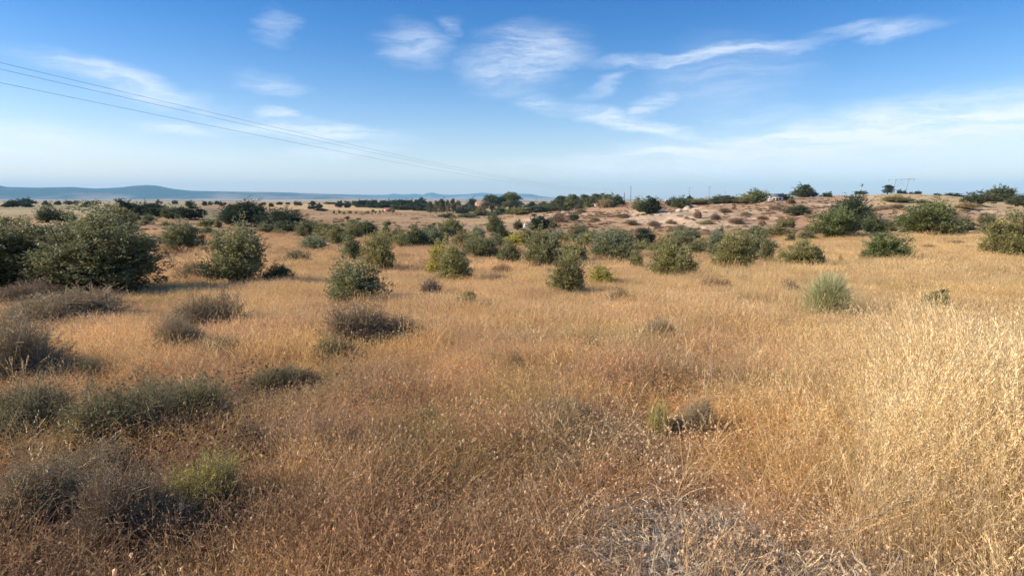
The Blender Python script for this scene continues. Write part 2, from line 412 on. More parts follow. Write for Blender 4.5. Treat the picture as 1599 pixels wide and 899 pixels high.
# ------------------------------------------------------------ plant generators (unit size: 1 wide, 1 high, foot at z=0)
def crown(seed, nleaf, nclump, L, W, low=.0, squash=1.0, lump=.35, csize=.15, sprigs=.12, core=.25, up=.4):
    g = np.random.default_rng(seed); a = Acc()
    # lumpy dome: clump centres spread through the volume, denser towards the skin
    u = g.normal(size=(nclump, 3)); u[:, 2] = np.abs(u[:, 2]) * 1.0 - .30; u = unit(u)
    # several unequal sub-domes make a lopsided crown
    nl_ = 5 if low == 0 else 4
    la = g.random(nl_) * 6.28; lr = .05 + .20 * g.random(nl_); ls = .62 + .38 * g.random(nl_); lh = .60 + .40 * g.random(nl_)
    lh[0] = 1.0; lr[0] *= .5; ls[0] = .8
    base_c = np.array([0, 0, .50 if low > 0 else .30]); ext = np.array([.40, .40, .46]) if low > 0 else np.array([.40, .40, .64])
    LC = np.stack([np.cos(la) * lr, np.sin(la) * lr, np.zeros(nl_)], 1)
    def place(u, rr, which):
        e = ext * np.stack([ls[which] * .82, ls[which] * .82, lh[which]], 1)
        c = LC[which] + base_c * np.stack([np.ones(len(which)), np.ones(len(which)), lh[which]], 1)
        return u * rr[:, None] * e + c
    wl = g.integers(0, nl_, nclump)
    th = np.arctan2(u[:, 0], u[:, 1])
    lobes = 1 + lump * (vnoise(th * 1.3 + seed, u[:, 2] * 2.2 + seed, seed) - .6)
    rr = (g.random(nclump) ** .38) * lobes
    C = place(u, rr, wl)
    C[:, 2] = np.maximum(C[:, 2], low + g.random(nclump) * .1 + .03)
    sz = csize * (.6 + .8 * g.random(nclump)) * (1.1 - .35 * rr)
    br = .72 + .5 * g.random(nclump)                       # young and old shoots
    k = g.integers(0, nclump, nleaf)
    v = unit(g.normal(size=(nleaf, 3)))
    rad = g.random(nleaf) ** .45
    P = C[k] + v * (rad * sz[k])[:, None] * np.array([1, 1, .85])
    P[:, 2] = np.maximum(P[:, 2], low + .005 + .03 * g.random(nleaf))
    out = unit(P - np.array([0, 0, .42 if low > 0 else .25]))
    D = unit(out * .6 + v * .7 + g.normal(size=(nleaf, 3)) * .7 + np.array([0, 0, up]))
    t = br[k] * (.75 + .5 * g.random(nleaf))
    hue = g.random(nleaf)[:, None]
    tint = t[:, None] * (np.array([.88, 1.0, .95]) * (1 - hue) + np.array([1.2, 1.05, .85]) * hue)
    leaves(a, P, D, L * (.7 + .6 * g.random(nleaf)), W * (.7 + .6 * g.random(nleaf)), g, tint)
    # sprigs sticking out of the outline
    ns = int(nclump * sprigs * 4)
    u = unit(g.normal(size=(ns, 3)) + np.array([0, 0, .6])); u[:, 2] = np.abs(u[:, 2])
    th = np.arctan2(u[:, 0], u[:, 1]); lobes = 1 + lump * (vnoise(th * 1.3 + seed, u[:, 2] * 2.2 + seed, seed) - .6)
    S0 = place(u, lobes * .93, g.integers(0, nl_, ns))
    m = 14
    s = g.random((ns, m, 1)) * (.14 if nleaf < 20000 else .06)
    P = (S0[:, None] + (u + g.normal(size=u.shape) * .25)[:, None] * s + g.normal(size=(ns, m, 3)) * .012).reshape(-1, 3)
    P[:, 2] = np.maximum(P[:, 2], low + .01)
    tt = np.repeat(.9 + .4 * g.random(ns), m)
    leaves(a, P, unit(np.repeat(u, m, 0) + g.normal(size=P.shape) * .8), L * .9, W * .9, g, tt)
    return a, C
def limbs(seed, C, ntr, trunk_h=.12, r0=.022, nl=26, spread=.05):
    g = np.random.default_rng(seed + 99); a = Acc()
    pick = C[g.permutation(len(C))[:nl]]
    out_ = g.random(nl) < .3; pick = pick + out_[:, None] * unit(pick - np.array([0, 0, .3])) * (.10 + .10 * g.random((nl, 1)))
    foot = np.zeros((nl, 3)); k = g.integers(0, ntr, nl)
    ang = np.arange(ntr) / ntr * 6.28 + g.random(ntr)
    ft = np.stack([np.cos(ang) * spread, np.sin(ang) * spread, np.full(ntr, -.04)], 1) * (0 if ntr == 1 else 1) + np.array([0, 0, -.04 * (ntr == 1)])
    foot = ft[k]
    fork = foot + (pick - foot) * .2; fork[:, 2] = trunk_h + .08 * g.random(nl); fork[:, :2] *= .6
    t = np.linspace(0, 1, 6)[None, :, None]
    path = (1 - t) ** 2 * foot[:, None] + 2 * t * (1 - t) * fork[:, None] + t ** 2 * pick[:, None]
    path[:, 1:-1] += g.normal(size=(nl, 4, 3)) * .012
    rad = np.linspace(r0, r0 * .18, 6)[None] * (.7 + .6 * g.random((nl, 1)))
    tubes(a, path, rad, 5)
    return a
MESH = {}
def plant_mesh(kind):
    if kind in MESH: return MESH[kind]
    parts = []
    base, var = kind.rsplit('_', 1); v = int(var)
    if base == 'fine':       # young holm oak seen close
        a, C = crown(100 + v, 12500, 150, .036, .020, lump=.55, csize=.12, sprigs=.35, up=.3)
        parts = [('foliage', a.mesh('foliage', M_LEAF)), ('branches', limbs(v, C, 4, nl=40).mesh('branches', M_BARK, True))]
    elif base == 'big':
        a, C = crown(150 + v, 34000, 330, .022, .013, lump=.5, csize=.085, sprigs=.5, up=.25)
        parts = [('foliage', a.mesh('foliage', M_LEAF)), ('branches', limbs(v, C, 7, nl=90, r0=.012, spread=.16).mesh('branches', M_BARK, True))]
    elif base == 'mid':
        a, C = crown(200 + v, 5600, 90, .052, .030, lump=.5, csize=.14, sprigs=.3)
        parts = [('foliage', a.mesh('foliage', M_LEAF)), ('branches', limbs(v, C, 3, nl=18).mesh('branches', M_BARK, True))]
    elif base == 'tree':     # far rounded holm oak
        a, C = crown(300 + v, 4200, 60, .060, .042, low=.0, lump=.5, csize=.15, sprigs=.15)
        parts = [('crown', a.mesh('crown', M_LEAF)), ('trunk', limbs(v, C, 1 if v % 2 else 2, trunk_h=.16, r0=.03, nl=12).mesh('trunk', M_BARK, True))]
    elif base == 'far':      # a few pixels
        a, C = crown(350 + v, 1100, 30, .11, .08, low=.0, lump=.45, csize=.16, sprigs=.1)
        parts = [('crown', a.mesh('crown', M_LEAF)), ('trunk', limbs(v, C, 1, r0=.03, nl=7).mesh('trunk', M_BARK, True))]
    elif base == 'lolli':    # small tree with bare trunk
        a, C = crown(370 + v, 3500, 60, .055, .032, low=.22, lump=.45, csize=.12, sprigs=.2)
        C2 = C[C[:, 2] > .35]
        parts = [('foliage', a.mesh('foliage', M_LEAF)), ('trunk', limbs(v, C2, 1, trunk_h=.28, r0=.03, nl=14).mesh('trunk', M_BARK, True))]
    elif base == 'pine':
        g = np.random.default_rng(400 + v); a = Acc(); nc = 46
        z = .25 + .75 * g.random(nc) ** .8; rad = (.42 * (1.05 - z) ** .45 + .06) * g.random(nc) ** .5; th = g.random(nc) * 6.28
        C = np.stack([np.cos(th) * rad, np.sin(th) * rad, z - .04], 1); n = 4200
        k = g.integers(0, nc, n); vv = unit(g.normal(size=(n, 3))); P = C[k] + vv * (g.random(n) ** .5 * .10)[:, None] * np.array([1.2, 1.2, .7])
        leaves(a, P, unit(vv + g.normal(size=vv.shape) * .5 + np.array([0, 0, .6])), .06, .03, g, (.7 + .6 * g.random(nc))[k] * (.8 + .4 * g.random(n)))
        parts = [('crown', a.mesh('crown', M_LEAF)), ('trunk', limbs(v, C, 1, trunk_h=.4, r0=.03, nl=16).mesh('trunk', M_BARK, True))]
    elif base == 'poplar':
        g = np.random.default_rng(430 + v); a = Acc(); nc = 50
        z = .08 + .9 * g.random(nc); rad = .40 * np.sin(np.clip(z, 0, 1) ** .6 * math.pi) ** .6 * g.random(nc) ** .5; th = g.random(nc) * 6.28
        C = np.stack([np.cos(th) * rad, np.sin(th) * rad, z], 1); n = 3000
        k = g.integers(0, nc, n); vv = unit(g.normal(size=(n, 3))); P = C[k] + vv * (g.random(n) ** .5 * .11)[:, None]
        leaves(a, P, unit(vv * .4 + g.normal(size=vv.shape) * .3 + np.array([0, 0, 1.])), .08, .03, g, (.7 + .6 * g.random(nc))[k] * (.8 + .4 * g.random(n)))
        parts = [('crown', a.mesh('crown', M_LEAF)), ('trunk', limbs(v, C, 1, trunk_h=.4, r0=.03, nl=12).mesh('trunk', M_BARK, True))]
    elif base in ('dwarf', 'dwarfbig', 'broom'):
        g = np.random.default_rng(500 + v + 40 * (base == 'broom'))
        ns = {'dwarf': 520, 'dwarfbig': 1500, 'broom': 1500}[base]
        up = 1.15 if base == 'broom' else .75
        u = unit(g.normal(size=(ns, 3)) * np.array([1, 1, .7]) + np.array([0, 0, up])); u[:, 2] = np.abs(u[:, 2]) + .05
        fc = g.normal(size=(6, 2)) * .15; fk = g.integers(0, 6, ns); fh = (.55 + .5 * g.random(6))[fk]; foot = np.concatenate([fc[fk], np.zeros((ns, 1))], 1) + g.normal(size=(ns, 3)) * np.array([.05, .05, 0]) if base != 'broom' else g.normal(size=(ns, 3)) * np.array([.07, .07, 0])
        th = np.arctan2(u[:, 0], u[:, 1]); lob = .8 + .45 * vnoise(th * 1.1 + v, u[:, 2] * 2, v)
        if base == 'broom': fh = np.ones(ns)
        tip = foot + u * (lob * fh * (.7 + .4 * g.random(ns)))[:, None] * np.array([.36, .36, .95])
        bend = g.normal(size=(ns, 3)) * .05
        t = np.linspace(0, 1, 5)[None, :, None]
        path = foot[:, None] * (1 - t) + tip[:, None] * t + bend[:, None] * np.sin(t * math.pi) + g.normal(size=(ns, 5, 3)) * .008
        path[:, 0, 2] = -.02
        st = Acc(); wd = .015 if base == 'dwarf' else .011
        ribbons(st, path, wd * (.6 + .8 * g.random(ns)), g, .6 + .6 * g.random(ns))
        fo = Acc(); m = {'dwarf': 5, 'dwarfbig': 6, 'broom': 3}[base]
        s = .35 + .65 * g.random((ns, m)); p0 = path[:, 1][:, None] * (1 - s[..., None]) + tip[:, None] * s[..., None]
        d = unit(u[:, None] + g.normal(size=(ns, m, 3)) * (.75 if base != 'broom' else .15))
        Lt = .11 * (.5 + g.random((ns, m))) if base != 'broom' else .2 * (.5 + g.random((ns, m)))
        sub = p0[:, :, None] + d[:, :, None] * (np.linspace(0, 1, 3)[None, None, :, None] * Lt[..., None, None])
        sub = sub.reshape(-1, 3, 3)
        tn = np.repeat(.65 + .7 * g.random(ns), m)
        ribbons(fo, sub, .008 if base != 'dwarfbig' else .005, g, tn, tip=.4)
        if base != 'broom':
            nl = 9; q = sub[:, 0][:, None] + (sub[:, 2] - sub[:, 0])[:, None] * g.random((len(sub), nl, 1))
            P = q.reshape(-1, 3); lf = .022 if base == 'dwarf' else .014
            leaves(fo, P, np.repeat(unit(sub[:, 2] - sub[:, 0]), nl, 0) + g.normal(size=P.shape) * .6, lf * (.6 + .8 * g.random(len(P))), lf * .45, g, np.repeat(tn, nl) * (.7 + .6 * g.random(len(P))))
        parts = [('foliage', fo.mesh('foliage', M_TWIG if base != 'broom' else M_LEAF)), ('stems', st.mesh('stems', M_TWIG))]
    MESH[kind] = parts
    return parts

C_ = dict(gg=(.26, .25, .12), ol=(.33, .30, .125), dk=(.068, .090, .048), md=(.145, .16, .075), br=(.21, .235, .09), sv=(.28, .29, .16), ye=(.60, .52, .10), yg=(.46, .39, .11), bn=(.34, .235, .13), gb=(.44, .33, .18), pu=(.33, .24, .16), ru=(.44, .25, .12), tn=(.42, .31, .17), gn=(.31, .26, .12), pg=(.56, .54, .27), oy=(.75, .45, .06))
NUM = {}
def plant(px, row, w, h, kind, col, name, cat, label, d=None, group=None, deep=1.0, sink=0.0):
    if d is None: x, y, z = ground_at(px, row, .07 if row > 590 else .13)
    else: x, y, z = at_dist(px, row, d)
    r = math.hypot(x, y)
    dx, dy, dz = ray(px, row)
    depth = (x * dx + y * dy) / (dx * dx + dy * dy) # forward scale
    width = w / F * depth
    ztop = EYE + azel(px, row - h)[1] * r
    hh = max(ztop - z + .03 * width, .08)
    if d is None: hh = max(ztop - z, .05)
    var = kind
    NUM[kind] = NUM.get(kind, 0) + 1
    nvar = {'fine': 5, 'mid': 6, 'tree': 8, 'far': 5, 'pine': 4, 'poplar': 3, 'dwarf': 5, 'dwarfbig': 4, 'broom': 1, 'big': 2, 'lolli': 2}[kind]
    ms = plant_mesh('%s_%d' % (kind, (NUM[kind] * 3 + int(px)) % nvar if nvar > 2 else NUM[kind] % nvar))
    g = random.Random(int(px * 7 + row * 13))
    rz = g.uniform(0, 6.28)
    # the crown meshes are about .9 wide: scale to the wanted width
    e = empty(name, (x, y, z - sink), rz, (width * 1.16, width * 1.16 * deep, hh * (1.12 if kind not in ('broom', 'lolli') and d is None else 1.0)))
    tag(e, label, cat, group)
    c = C_[col]; f = g.uniform(.92, 1.08)
    for nm, me in ms:
        o = bpy.data.objects.new(nm, me); link(o, e)
        if nm in ('foliage', 'crown'): o.color = (c[0] * f, c[1] * f, c[2] * f, 1)
        else: o.color = (.45, .35, .25, 1) if kind != 'broom' else (c[0] * .7, c[1] * .7, c[2] * .7, 1)
        o.rotation_euler = (0, 0, 0)
    return e
PL = []
# ------------------------------------------------------------ plants: pixel of foot, size in the photo, kind
oak, sh, dw = 'holm_oak', 'shrub', 'dwarf_shrub'
P = plant
# left
P(14, 446, 225, 104, 'big', 'gg', sh, 'shrub', 'wide grey-green shrub cut off by the left edge of the photo')
P(150, 448, 228, 116, 'big', 'gg', sh, 'shrub', 'largest dark grey-green shrub in the left foreground, right of the edge shrub')
P(186, 372, 60, 46, 'mid', 'ol', sh, 'shrub', 'olive-green shrub poking up behind the largest left shrub')
P(120, 378, 60, 30, 'mid', 'ol', sh, 'shrub', 'low pale olive shrub behind the top of the largest left shrub')
P(283, 392, 64, 46, 'fine', 'gg', sh, 'shrub', 'rounded grey-green shrub between the largest left shrub and the tall dark one')
P(370, 440, 98, 88, 'fine', 'gg', sh, 'shrub', 'tall upright dark green shrub in the golden grass, left of centre')
P(432, 440, 46, 26, 'fine', 'md', sh, 'shrub', 'small dark low shrub at the right foot of the tall upright left shrub')
P(552, 407, 44, 38, 'mid', 'gg', sh, 'shrub', 'small round green shrub behind the sprawling shrub left of centre')
P(596, 421, 54, 52, 'fine', 'ol', sh, 'shrub', 'oval olive shrub just right of the small round one, left of centre')
P(549, 470, 98, 68, 'fine', 'gg', sh, 'shrub', 'sprawling ragged green shrub nearest the camera left of centre')
P(712, 438, 66, 56, 'fine', 'ol', sh, 'shrub', 'rounded olive shrub with a yellow-green broom on its left side')
P(690, 430, 44, 54, 'mid', 'yg', 'broom_shrub', 'broom', 'yellow-green broom leaning on the left of the rounded olive shrub')
P(888, 452, 64, 64, 'fine', 'ol', sh, 'shrub', 'rounded olive shrub furthest forward in the centre clump')
P(846, 417, 68, 58, 'fine', 'gg', sh, 'shrub', 'broad grey-green shrub behind the left shoulder of the foremost centre shrub')
P(898, 412, 46, 42, 'mid', 'ol', sh, 'shrub', 'medium shrub directly behind the foremost centre shrub')
P(797, 414, 34, 40, 'mid', 'gg', sh, 'shrub', 'narrow grey-green shrub left of the broad centre shrub')
P(952, 402, 74, 48, 'fine', 'sv', 'willow_shrub', 'shrub', 'large silvery green rounded shrub right of the centre clump')
P(974, 412, 44, 34, 'mid', 'gg', sh, 'shrub', 'grey-green shrub at the front right of the large silvery shrub')
P(991, 421, 28, 30, 'lolli', 'ol', 'small_tree', 'small tree', 'small rounded bush on a short bare trunk right of the silvery shrub')
P(1010, 385, 38, 27, 'mid', 'dk', sh, 'shrub', 'dark round shrub behind and right of the silvery shrub')
P(1050, 431, 76, 52, 'fine', 'ol', sh, 'shrub', 'broad rounded olive shrub standing alone right of centre')
P(1036, 400, 44, 34, 'mid', 'ol', sh, 'shrub', 'pale shrub behind the broad olive shrub right of centre')
P(1068, 384, 36, 18, 'mid', 'gg', sh, 'shrub', 'low grey-green shrub between the dark round shrub and the tall right clump')
P(1088, 396, 32, 20, 'mid', 'gg', sh, 'shrub', 'small green shrub left of the tall right clump')
P(1100, 388, 20, 13, 'mid', 'yg', 'broom_shrub', 'broom', 'small yellowish broom left of the tall right clump')
P(1120, 402, 36, 46, 'mid', 'sv', sh, 'shrub', 'slender silvery shrub at the left end of the tall right clump')
P(1150, 421, 72, 54, 'fine', 'ol', sh, 'shrub', 'broad yellowish-green shrub in the middle of the tall right clump')
P(1124, 421, 22, 18, 'mid', 'ol', sh, 'shrub', 'small shrub at the front left foot of the tall right clump')
P(1178, 402, 52, 42, 'mid', 'gg', sh, 'shrub', 'grey-green shrub behind the right half of the tall right clump')
P(1197, 411, 30, 36, 'mid', 'gg', sh, 'shrub', 'narrow shrub closing the right end of the tall right clump')
P(1246, 416, 62, 42, 'fine', 'ol', sh, 'shrub', 'rounded olive shrub right of the tall right clump')
P(1276, 416, 24, 26, 'mid', 'pu', sh, 'shrub', 'thin brownish shrub touching the right side of the rounded olive shrub')
P(1234, 378, 15, 15, 'mid', 'gg', sh, 'shrub', 'tiny bush above the rounded olive shrub, left of the big green oak')
P(1257, 374, 26, 14, 'mid', 'gg', sh, 'shrub', 'low bush at the left foot of the big green oak on the slope')
P(1388, 405, 78, 42, 'fine', 'br', sh, 'shrub', 'bright green rounded shrub alone in the golden grass on the right')
P(1352, 406, 20, 13, 'mid', 'ol', sh, 'shrub', 'tiny grey shrub at the left foot of the bright green shrub')
P(1590, 402, 88, 72, 'fine', 'ol', sh, 'shrub', 'large olive shrub cut off by the right edge of the photo')
P(1314, 410, 9, 12, 'far', 'ru', 'seedling_tree', 'seedling', 'tiny dark seedling on the pale grassy strip left of the bright green shrub')
# oaks on the slope
P(1306, 371, 80, 46, 'fine', 'br', oak, 'oak', 'big fresh-green rounded oak at the front of the slope group')
P(1326, 356, 84, 54, 'fine', 'dk', oak, 'oak', 'taller dark grey-green oak rising behind the fresh-green oak on the slope', deep=.8)
P(1366, 366, 40, 34, 'mid', 'md', oak, 'oak', 'medium oak at the right side of the slope group')
P(1384, 362, 26, 22, 'mid', 'gg', oak, 'oak', 'small oak closing the right end of the slope group')
P(1444, 364, 84, 50, 'fine', 'br', oak, 'oak', 'broad green oak standing right of the slope group')
P(1480, 366, 54, 30, 'mid', 'gg', oak, 'oak', 'lower grey-green oak at the right foot of the broad green oak')
P(1505, 358, 30, 20, 'mid', 'gg', oak, 'oak', 'small oak trailing right from the broad green oak')
P(1541, 351, 27, 18, 'mid', 'gg', oak, 'oak', 'small round oak in the dry grass far right of the broad oak')
P(1546, 362, 32, 12, 'mid', 'ol', sh, 'shrub', 'flat pale shrub below the small round oak at far right')
# broom, right foreground
P(1291, 486, 66, 54, 'broom', 'pg', 'broom_shrub', 'broom', 'soft bright green broom tuft alone in the straw grass at right')
P(1458, 482, 54, 26, 'mid', 'ol', sh, 'shrub', 'small olive shrub in the straw grass at far right')
P(676, 456, 38, 24, 'dwarf', 'pu', dw, 'dwarf shrub', 'small purple-brown dwarf shrub in the grass near the centre')
P(728, 476, 34, 20, 'mid', 'ol', dw, 'dwarf shrub', 'small pale green shrub right of the purple-brown dwarf shrub')
P(756, 480, 34, 14, 'dwarf', 'bn', dw, 'dwarf shrub', 'low brown tuft beside the small pale green shrub near the centre')
P(783, 428, 34, 18, 'dwarf', 'ru', dw, 'dwarf shrub', 'rusty flat dwarf shrub left of the centre clump')
P(937, 441, 44, 28, 'mid', 'yg', dw, 'dwarf shrub', 'pale yellowish shrub right of the foremost centre shrub')
P(937, 411, 34, 14, 'dwarf', 'ru', dw, 'dwarf shrub', 'rust-red dwarf shrub below the silvery shrub')
P(305, 433, 58, 30, 'dwarf', 'gb', dw, 'dwarf shrub', 'grey-brown twiggy shrub left of the tall upright shrub')
P(1231, 451, 30, 15, 'dwarf', 'pu', dw, 'dwarf shrub', 'small purplish dwarf shrub left of the green broom')
P(1120, 448, 44, 20, 'dwarf', 'ru', dw, 'dwarf shrub', 'rusty dwarf shrub in front of the tall right clump')
P(1165, 439, 22, 10, 'dwarf', 'pu', dw, 'dwarf shrub', 'tiny purplish dwarf shrub right of the rusty one')
P(468, 409, 40, 24, 'dwarf', 'gn', dw, 'dwarf shrub', 'pale dry bush in the grass right of the tall upright shrub')
P(440, 412, 26, 12, 'dwarf', 'bn', dw, 'dwarf shrub', 'low brown bush left of the pale dry bush')
P(838, 418, 30, 16, 'dwarf', 'gb', dw, 'dwarf shrub', 'grey-brown dwarf shrub at the foot of the broad centre shrub')
P(968, 466, 40, 18, 'dwarf', 'bn', dw, 'dwarf shrub', 'faint brown tuft in the grass right of the foremost centre shrub')
# foreground dwarf shrubs
P(112, 492, 150, 56, 'dwarfbig', 'gb', dw, 'dwarf shrub', 'wide grey-brown twiggy shrub in front of the largest left shrub')
P(30, 468, 110, 30, 'dwarfbig', 'bn', dw, 'dwarf shrub', 'dark brown twiggy shrub at the left edge under the big shrubs')
P(32, 580, 150, 88, 'dwarfbig', 'gb', dw, 'dwarf shrub', 'big grey straggly shrub at the left edge halfway down the photo')
P(326, 505, 100, 50, 'dwarfbig', 'gb', dw, 'dwarf shrub', 'grey lavender-like dwarf shrub, the upper one of three in the left grass')
P(282, 541, 74, 50, 'dwarfbig', 'gb', dw, 'dwarf shrub', 'grey lavender-like dwarf shrub, the lower left one of three in the left grass')
P(345, 548, 54, 30, 'dwarfbig', 'gn', dw, 'dwarf shrub', 'low greenish dwarf shrub, the lower right one of three in the left grass')
P(572, 532, 120, 58, 'dwarfbig', 'bn', dw, 'dwarf shrub', 'dark brown mound of twigs in the grass left of centre')
P(524, 552, 64, 36, 'dwarfbig', 'gn', dw, 'dwarf shrub', 'low grey-green mound joined to the left of the dark brown mound')
P(440, 603, 76, 44, 'dwarfbig', 'gn', dw, 'dwarf shrub', 'grey-green dwarf shrub below the dark brown mound, left of centre')
P(480, 600, 46, 24, 'dwarf', 'bn', dw, 'dwarf shrub', 'low brown tuft right of the grey-green dwarf shrub, left of centre')
P(192, 682, 160, 92, 'dwarfbig', 'gn', dw, 'dwarf shrub', 'large dark grey-green dwarf shrub in the left foreground')
P(288, 652, 120, 62, 'dwarfbig', 'ol', dw, 'dwarf shrub', 'greener dwarf shrub behind the right side of the large left foreground one')
P(40, 676, 160, 84, 'dwarfbig', 'gn', dw, 'dwarf shrub', 'dull green dwarf shrub at the left edge beside the large left foreground one')
P(140, 742, 120, 64, 'dwarfbig', 'gb', dw, 'dwarf shrub', 'grey-brown straggly shrub above the grey one in the lower left corner')
P(392, 690, 70, 34, 'dwarf', 'bn', dw, 'dwarf shrub', 'low brown twig mat right of the bleached bare twig')
P(90, 805, 150, 110, 'dwarfbig', 'gb', dw, 'dwarf shrub', 'grey dwarf shrub nearest the lower left corner')
P(312, 790, 120, 76, 'dwarfbig', 'yg', dw, 'dwarf shrub', 'yellow-green herb clump in the lower left foreground')
P(205, 838, 140, 105, 'dwarfbig', 'bn', dw, 'dwarf shrub', 'dead dark tangled shrub between the lower left grey shrub and the yellow-green clump')
P(425, 770, 36, 30, 'dwarf', 'yg', dw, 'dwarf shrub', 'small yellow-green sprig right of the yellow-green clump')
P(1082, 668, 66, 44, 'dwarfbig', 'gb', dw, 'dwarf shrub', 'grey-brown twiggy shrub in the grass right of centre')
P(1030, 672, 34, 56, 'dwarf', 'yg', dw, 'dwarf shrub', 'narrow yellow-green plant touching the grey-brown twiggy shrub right of centre')
P(592, 636, 36, 30, 'dwarf', 'ol', dw, 'dwarf shrub', 'small green tuft in the rusty grass, the left one of two near the centre')
P(672, 664, 42, 34, 'dwarf', 'ol', dw, 'dwarf shrub', 'small green tuft in the rusty grass, the right one of two near the centre')
P(145, 582, 38, 24, 'dwarf', 'ol', dw, 'dwarf shrub', 'small green tuft right of the big grey straggly shrub')
P(1026, 522, 52, 30, 'dwarfbig', 'gb', dw, 'dwarf shrub', 'faint grey-brown dwarf shrub in the golden grass right of centre')
P(806, 562, 22, 14, 'dwarf', 'bn', dw, 'dwarf shrub', 'tiny dark tuft alone in the middle of the grass')
P(870, 648, 76, 30, 'dwarfbig', 'gb', dw, 'dwarf shrub', 'low greyish mat of twigs in the rusty grass at the centre')
P(928, 545, 40, 22, 'dwarf', 'bn', dw, 'dwarf shrub', 'brownish tuft in the grass above the low greyish mat')
P(872, 728, 70, 28, 'dwarf', 'gb', dw, 'dwarf shrub', 'small grey twiggy mat nearer the camera than the low greyish mat')
# valley shrubs
V = [(445,362,46,17,'mid','md'),(482,363,50,17,'mid','gg'),(512,366,46,17,'mid','ol'),(526,362,22,14,'mid','dk'),(548,374,36,24,'mid','ol'),(566,369,40,22,'mid','md'),(577,366,18,14,'mid','dk'),
     (604,364,14,13,'mid','md'),(621,378,26,20,'mid','md'),(640,372,30,12,'mid','yg'),(656,374,26,16,'mid','ol'),(672,374,30,22,'mid','md'),(694,372,38,22,'mid','gg'),(710,364,30,18,'mid','gg'),(728,382,44,20,'mid','ol'),
     (748,366,20,12,'mid','gg'),(755,402,60,34,'fine','gg'),(735,392,40,22,'mid','ol'),(775,386,36,22,'mid','gg'),(792,372,22,12,'mid','gn'),(808,358,18,15,'mid','md'),(843,360,44,22,'mid','dk'),(862,356,18,12,'mid','ol'),
     (868,378,36,20,'mid','sv'),(893,380,30,16,'mid','gg'),(905,368,30,16,'mid','gg'),(918,384,30,22,'mid','ol'),(895,344,20,13,'mid','md'),(872,342,16,10,'mid','bn'),(590,384,34,14,'mid','ol'),(510,380,30,12,'dwarf','bn'),(470,370,40,8,'dwarf','bn'),
     (630,400,16,6,'dwarf','ru'),(650,384,30,10,'dwarf','ru'),(604,352,14,8,'mid','ol')]
gv = random.Random(77)
for i in range(36): V.append((470 + i * 21.5 + gv.uniform(-9, 9), gv.uniform(362, 389) + (6 if i > 18 else 0), gv.uniform(26, 48), gv.uniform(17, 33) * (.62 if i > 18 else 1), 'mid', gv.choice(['gg', 'ol', 'md', 'ol', 'sv', 'gn'])))
names = {'pu': 'purplish', 'pg': 'soft green', 'ye': 'yellow', 'dg':'dark', 'md': 'mid-green', 'gg': 'grey-green', 'ol': 'olive', 'dk': 'dark green', 'yg': 'yellowish', 'sv': 'silvery', 'gn': 'dull green', 'bn': 'brown', 'ru': 'rusty', 'br': 'bright green', 'gb': 'grey-brown'}
ORD = ['first','second','third','fourth','fifth','sixth','seventh','eighth','ninth','tenth','eleventh','twelfth','thirteenth','fourteenth','fifteenth','sixteenth','seventeenth','eighteenth','nineteenth','twentieth','twenty-first','twenty-second','twenty-third','twenty-fourth','twenty-fifth','twenty-sixth','twenty-seventh','twenty-eighth','twenty-ninth','thirtieth']
def batch(L, name, cat, fmt, group, d=None, k=1.0):
    L = [(t[0], t[1], t[2] * k, t[3] * (1 + (k - 1) * .2)) + tuple(t[4:]) for t in L]
    cnt = {}
    for t in sorted(L):
        c = t[5]; cnt[c] = cnt.get(c, 0) + 1
        dd = t[6] if len(t) > 6 else d
        plant(t[0], t[1], t[2], t[3], t[4], c, name, cat, fmt % (ORD[cnt[c] - 1], names[c]), dd, group)
batch(V, 'shrub', 'shrub', '%s from left of the %s shrubs on the valley floor behind golden grass', 'shrubs on the valley floor')
P(803, 384, 40, 20, 'mid', 'ye', 'yellow_bush', 'bush', 'bright yellow bush among green shrubs left of the centre clump')
P(880, 380, 20, 10, 'mid', 'oy', 'yellow_bush', 'bush', 'small orange-yellow bush behind the centre clump')
P(823, 384, 20, 12, 'mid', 'yg', 'yellow_bush', 'bush', 'dull yellow-green bush right of the bright yellow bush')
# dark oaks in the left middle distance
P(378, 356, 78, 44, 'fine', 'dk', oak, 'oak', 'largest dark rounded oak in the left middle distance', d=105)
P(402, 352, 34, 32, 'mid', 'dk', oak, 'oak', 'dark oak crown on the right shoulder of the largest dark oak', d=112)
P(357, 352, 30, 34, 'mid', 'dk', oak, 'oak', 'dark oak crown on the left shoulder of the largest dark oak', d=112)
P(448, 359, 80, 32, 'fine', 'dk', oak, 'oak', 'broad dark oak right of the largest dark oak', d=98)
P(191, 340, 46, 27, 'tree', 'dk', oak, 'oak', 'dark oak at the left end of the left middle-distance row', d=190)
P(222, 343, 34, 30, 'tree', 'dk', oak, 'oak', 'dark oak second in the left middle-distance row', d=185)
P(245, 345, 46, 32, 'tree', 'dk', oak, 'oak', 'dark tall oak third in the left middle-distance row', d=170)
P(272, 347, 38, 27, 'tree', 'md', oak, 'oak', 'oak fourth in the left middle-distance row', d=150)
P(298, 349, 46, 28, 'tree', 'dk', oak, 'oak', 'wide dark oak at the right end of the left middle-distance row', d=140)
L2 = [(188,346,32,18,'mid','sv'),(213,344,18,10,'mid','br'),(233,344,20,9,'mid','br'),(226,350,14,8,'mid','gg'),(258,352,14,6,'mid','ol'),(322,352,26,10,'mid','ol'),(342,354,16,10,'mid','ol'),(418,362,30,14,'mid','gg'),(436,366,24,10,'mid','ol'),(324,366,24,12,'mid','ol'),(340,372,28,12,'mid','ol')]
batch(L2, 'shrub', 'shrub', '%s from left of the %s small shrubs before the dark left oaks', 'small shrubs before the dark left oaks')
P(73, 336, 38, 20, 'mid', 'md', sh, 'shrub', 'rounded green bush above the left shrubs, in front of the far field', d=120)
